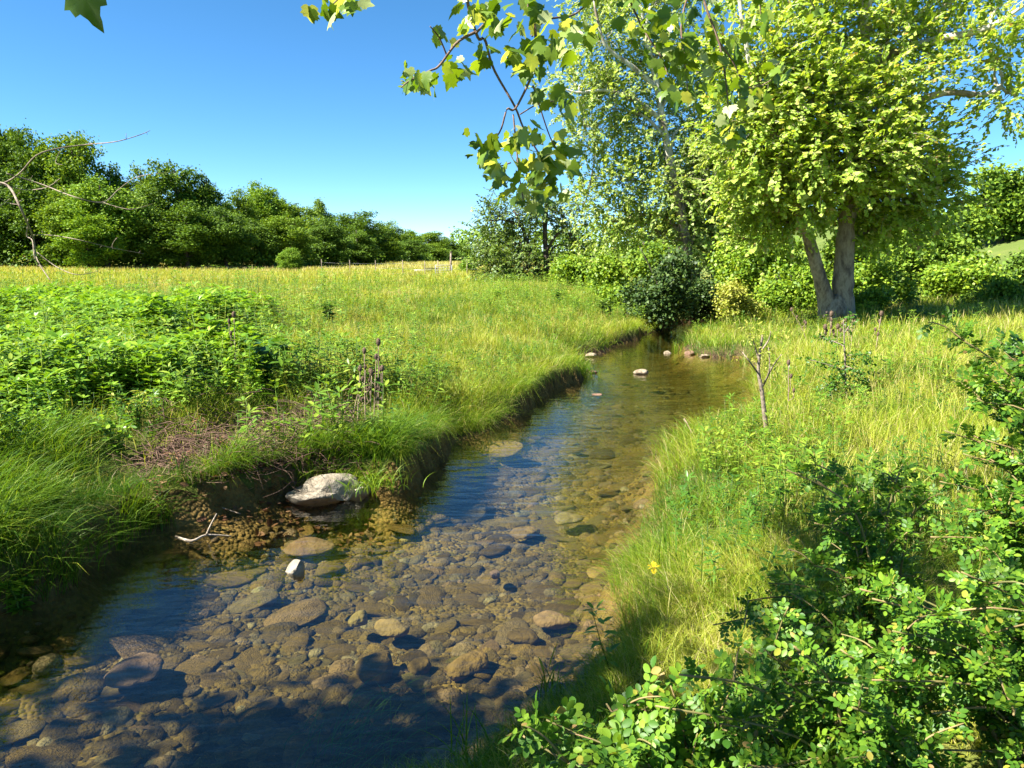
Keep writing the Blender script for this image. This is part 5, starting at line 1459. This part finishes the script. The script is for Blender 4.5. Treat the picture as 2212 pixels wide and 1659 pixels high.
def rose_bush(base, canes, label, seed, leafL=.075, dens=1.0, mat='rose', side=2):
    """canes: list of world polylines"""
    rg = np.random.default_rng(seed)
    root = empty('rose_bush', base, label, 'rose bush', 'wild rose bushes in the right foreground')
    cb = MB(); P = []; Dv = []; Nv = []; S = []
    def leafy(C, dens, tip=True):
        n = len(C); seg = np.gradient(C, axis=0); L = np.linalg.norm(np.diff(C, axis=0), axis=1).sum()
        m = max(4, int(L / .034 * dens))
        for q in range(m):
            t = .06 + .94 * (q + rg.random() * .5) / m; i = min(int(t * (n - 1)), n - 1)
            p = C[i]; tg = seg[i] / (np.linalg.norm(seg[i]) + 1e-9)
            d = rnd_dirs(rg, 1)[0]; d = d - tg * (d @ tg); d = d / (np.linalg.norm(d) + 1e-9) + tg * rg.uniform(.1, .7) + np.array([0, 0, .25])
            P.append(p); Dv.append(d); Nv.append(np.array([-.25, -.1, 1.0]) + rg.normal(0, .38, 3)); S.append(leafL * rg.uniform(.65, 1.3))
    for pts in canes:
        n = 16; C = spline([np.asarray(p) - base for p in pts], n)
        cb.tube(C, np.linspace(.0065, .0028, n), 6)
        leafy(C, dens)
        for _ in range(side):
            i = rg.integers(5, n - 1); d = rnd_dirs(rg, 1)[0]; d[2] = abs(d[2]) * .8 + .1; L = rg.uniform(.10, .26)
            T = spline([C[i], C[i] + d * L * .55, C[i] + d * L + np.array([0, 0, -.03])], 7)
            cb.tube(T, np.linspace(.004, .002, 7), 4); leafy(T, dens * 1.3)
    P = np.array(P); Dv = np.array(Dv); Nv = np.array(Nv); S = np.array(S)
    lf = MB(); w = rg.integers(0, 4, len(P))
    for q in range(4):
        a = w == q; lf.scatter(PIN[q], P[a], basis(Dv[a], Nv[a]), S[a])
    cb.build('canes', M['cane'], root, True); lf.build('foliage', M[mat], root)
    return root

def cane_set(base, targets, rg, rise=.25):
    cs = []
    for (px, py, Y) in targets:
        e = at_y(px, py, Y)
        b = base + np.array([rg.normal(0, .08), rg.normal(0, .08), 0])
        m = b + (e - b) * .5; m[2] = max(b[2], e[2]) - .25 * abs(e[2] - b[2]) + rise * .5
        cs.append([b, b + (m - b) * .5 + np.array([0, 0, .06]), m, e])
    return cs

def roses():
    rg = np.random.default_rng(930)
    def B(x, y): return np.array([x, y, gz(x, y) - .03])
    b1 = B(.55, 1.75)
    rose_bush(b1, cane_set(b1, [(1130, 1590, 1.9), (1180, 1555, 1.95), (1240, 1575, 1.9), (1310, 1520, 2.0), (1370, 1515, 2.0), (1430, 1550, 2.0), (1240, 1630, 1.85), (1340, 1605, 1.85), (1480, 1600, 1.9), (1250, 1650, 1.8), (1400, 1650, 1.75), (1500, 1520, 2.1)], rg, .12),
              'sunlit rose spray reaching over the water at the bottom', 931, .066, 1.5)
    b2 = B(1.15, 1.9)
    T = [(rg.uniform(1400, 2000), rg.uniform(1380, 1680), rg.uniform(1.7, 2.4)) for _ in range(44)]
    rose_bush(b2, cane_set(b2, T, rg, .12), 'low spreading rose bush across the lower right foreground', 932, .046, 2.2)
    b3 = B(1.75, 2.1)
    T = [(rg.uniform(1850, 2260), rg.uniform(1230, 1640), rg.uniform(1.7, 2.4)) for _ in range(28)]
    rose_bush(b3, cane_set(b3, T, rg, .15), 'dense bright rose bush in the bottom right corner', 933, .048, 2.2)
    rb3 = bpy.data.objects['rose_bush.002']
    for px, py, Y in ((1964, 1392, 1.95), (1951, 1402, 1.95), (1975, 1428, 1.95), (1842, 1508, 1.9), (1850, 1518, 1.9), (1858, 1530, 1.9)):
        p = at_y(px, py, Y) - b3; mb = MB()
        mb.add(ICO1[0] * np.array([.0055, .0055, .0075]) + p, ICO1[1]); mb.tube([p, p + np.array([.004, .01, -.03]), p + np.array([.0, .02, -.07])], .0013, 4)
        mb.build('rose_hip', M['rust'], rb3, True)
    b4 = B(1.55, 2.9)
    T = [(1700, 1015, 2.7), (1760, 1130, 2.7), (1790, 1075, 2.8), (1850, 1050, 2.9), (1830, 1150, 2.8), (1900, 1100, 2.9), (1750, 1220, 2.8), (1660, 1260, 2.8), (1600, 1300, 2.8), (1950, 1000, 3.0), (1880, 1200, 2.8), (1960, 1150, 2.8), (1700, 1330, 2.7), (1820, 1290, 2.6), (1540, 1350, 2.7), (1930, 1260, 2.6), (2000, 1060, 2.9), (1650, 1390, 2.5), (1760, 1400, 2.4)]
    rose_bush(b4, cane_set(b4, T, rg, .2), 'shaded rose bush arching dark canes over the sunny bank grass', 934, .047, 2.0)
    b5 = B(2.2, 2.7)
    T = [(2062, 722, 3.0), (2090, 800, 2.9), (2110, 860, 2.8), (2150, 830, 2.8), (2190, 900, 2.7), (2130, 950, 2.7), (2080, 980, 2.8), (2040, 930, 2.9), (2200, 1000, 2.6), (2150, 1060, 2.6), (2090, 1100, 2.6), (2030, 1040, 2.8), (2180, 1130, 2.5), (2220, 1200, 2.4), (2110, 1190, 2.5), (2210, 800, 2.9), (2010, 1160, 2.6), (2150, 1270, 2.4)]
    rose_bush(b5, cane_set(b5, T, rg, .3), 'tall rose bush at the right border lifting a cane above the grass', 935, .052, 2.0)
    b6 = B(4.3, 5.6)
    T = [(rg.uniform(2130, 2260), rg.uniform(720, 850), rg.uniform(5.2, 6)) for _ in range(14)]
    rose_bush(b6, cane_set(b6, T, rg, .15), 'darker rose bush further back by the right border', 936, .10, 1.2, 'weed_dark')
roses()

# ------------------------------------------------------------------ far field furniture
def field_items():
    # wire fence
    pts = [(700, 598), (760, 600), (815, 602), (873, 603), (920, 607), (948, 606), (1010, 612), (1060, 612), (1130, 612)]
    P = []
    for px, py in pts:
        Y = 52 if px > 850 else 58
        x = (px - CX) / FPX * Y; P.append(np.array([x, Y, gz(x, Y)]))
    root = empty('wire_fence', P[4], 'thin wire fence with weathered posts crossing the field', 'fence')
    for p in P:
        mb = MB(); mb.tube([p - P[4] + np.array([0, 0, -.1]), p - P[4] + np.array([0, 0, .7]), p - P[4] + np.array([0, 0, 1.45])], [.035, .03, .028], 6); mb.build('post', M['grey_bark'], root, True)
    mb = MB()
    for z in (.5, .85, 1.2):
        for a, b in zip(P[:-1], P[1:]):
            mb.tube([a - P[4] + np.array([0, .06, z]), (a + b) / 2 - P[4] + np.array([0, .06, z - .03]), b - P[4] + np.array([0, .06, z])], [.004] * 3, 4)
    mb.build('wire', M['metal'], root)
    # gate panel
    Y = 54; x = (960 - CX) / FPX * Y; g = np.array([x, Y, gz(x, Y)])
    root = empty('field_gate', g, 'pale metal gate panel beside the fence in the field', 'gate')
    mb = MB()
    for z in (.2, 1.1): mb.tube([(-.6, 0, z), (0, 0, z), (.6, 0, z)], [.018] * 3, 6)
    for xx in (-.6, .6): mb.tube([(xx, 0, -.05), (xx, 0, .6), (xx, 0, 1.1)], [.025] * 3, 6)
    mb.build('gate_frame', M['metal'], root, True)
    mb = MB()
    for z in (.38, .56, .74, .92): mb.tube([(-.6, 0, z), (0, 0, z), (.6, 0, z)], [.009] * 3, 5)
    for q in range(5): mb.tube([(-.4 + .2 * q, .02, .2), (-.4 + .2 * q, .02, .6), (-.4 + .2 * q, .02, 1.1)], [.007] * 3, 5)
    mb.build('bars', M['metal'], root, True)
    # weathered post
    Y = 66; x = (975 - CX) / FPX * Y; g = np.array([x, Y, gz(x, Y)])
    mb = MB(); mb.tube([(0, 0, -.2), (.02, 0, .8), (.05, 0, 1.9)], [.11, .10, .08], 8); mb.box((.05, 0, 1.92), (.2, .2, .06))
    o = mb.build('wooden_post', M['grey_bark']); o.location = g; tag(o, 'tall weathered grey post standing in the pasture', 'post')
    # trough
    Y = 68; x = (916 - CX) / FPX * Y; g = np.array([x, Y, gz(x, Y)])
    root = empty('feed_trough', g, 'low pale trough with dark rail in the pasture', 'trough')
    mb = MB(); mb.box((0, 0, .30), (1.6, .5, .06)); mb.box((0, -.24, .42), (1.6, .05, .30)); mb.box((0, .24, .42), (1.6, .05, .30)); mb.box((-.8, 0, .42), (.05, .5, .30)); mb.box((.8, 0, .42), (.05, .5, .30))
    mb.build('tub', M['post'], root)
    for xx in (-.7, .7):
        mb = MB(); mb.box((xx, 0, .13), (.08, .5, .28)); mb.build('leg', M['post'], root)
    mb = MB(); mb.box((.7, .34, .66), (1.4, .06, .08)); mb.box((1.3, .34, .30), (.08, .08, .70)); mb.build('rail', M['dark_bark'], root)
field_items()

# ------------------------------------------------------------------ light, sky, camera
def world():
    w = bpy.data.worlds.new('World'); bpy.context.scene.world = w; w.use_nodes = True
    nt = w.node_tree; nt.nodes.clear()
    sky = nt.nodes.new('ShaderNodeTexSky'); sky.sky_type = 'NISHITA'; sky.sun_disc = False
    sky.sun_elevation = SUN_EL
    sky.sun_rotation = math.atan2(SUN_AZ[0], SUN_AZ[1])
    sky.altitude = 100; sky.air_density = .55; sky.dust_density = .05; sky.ozone_density = 3.5
    bg = nt.nodes.new('ShaderNodeBackground'); bg.inputs['Strength'].default_value = .064
    out = nt.nodes.new('ShaderNodeOutputWorld')
    hs = nt.nodes.new('ShaderNodeHueSaturation'); hs.inputs['Saturation'].default_value = 1.2; hs.inputs['Hue'].default_value = .491
    nt.links.new(sky.outputs[0], hs.inputs['Color']); nt.links.new(hs.outputs[0], bg.inputs[0]); nt.links.new(bg.outputs[0], out.inputs[0])
    L = bpy.data.lights.new('sun', 'SUN'); L.energy = 5.0; L.angle = math.radians(.53); L.color = (1, .95, .86)
    o = bpy.data.objects.new('sun', L); col.objects.link(o)
    d = Vector((SUN_AZ[0] * math.cos(SUN_EL), SUN_AZ[1] * math.cos(SUN_EL), math.sin(SUN_EL)))
    o.rotation_euler = d.to_track_quat('Z', 'Y').to_euler(); o.location = d * 60
world()

cam = bpy.data.cameras.new('camera'); co = bpy.data.objects.new('camera', cam); col.objects.link(co)
co.location = (0, 0, CAMH); co.rotation_euler = (math.pi / 2 - PITCH, 0, 0)
cam.sensor_width = 36; cam.lens = 36 * FPX / 2212; cam.clip_start = .05; cam.clip_end = 4000
sc = bpy.context.scene
sc.camera = co
sc.view_settings.view_transform = 'Standard'; sc.view_settings.look = 'None'
sc.view_settings.exposure = 2.08; sc.view_settings.gamma = 1.0
sc.render.engine = 'CYCLES'
cy = sc.cycles
cy.max_bounces = 7; cy.diffuse_bounces = 3; cy.glossy_bounces = 3; cy.transmission_bounces = 4; cy.transparent_max_bounces = 8
cy.caustics_reflective = False; cy.caustics_refractive = False
cy.use_denoising = True
cy.sample_clamp_indirect = 4

print('SCRIPT DONE')
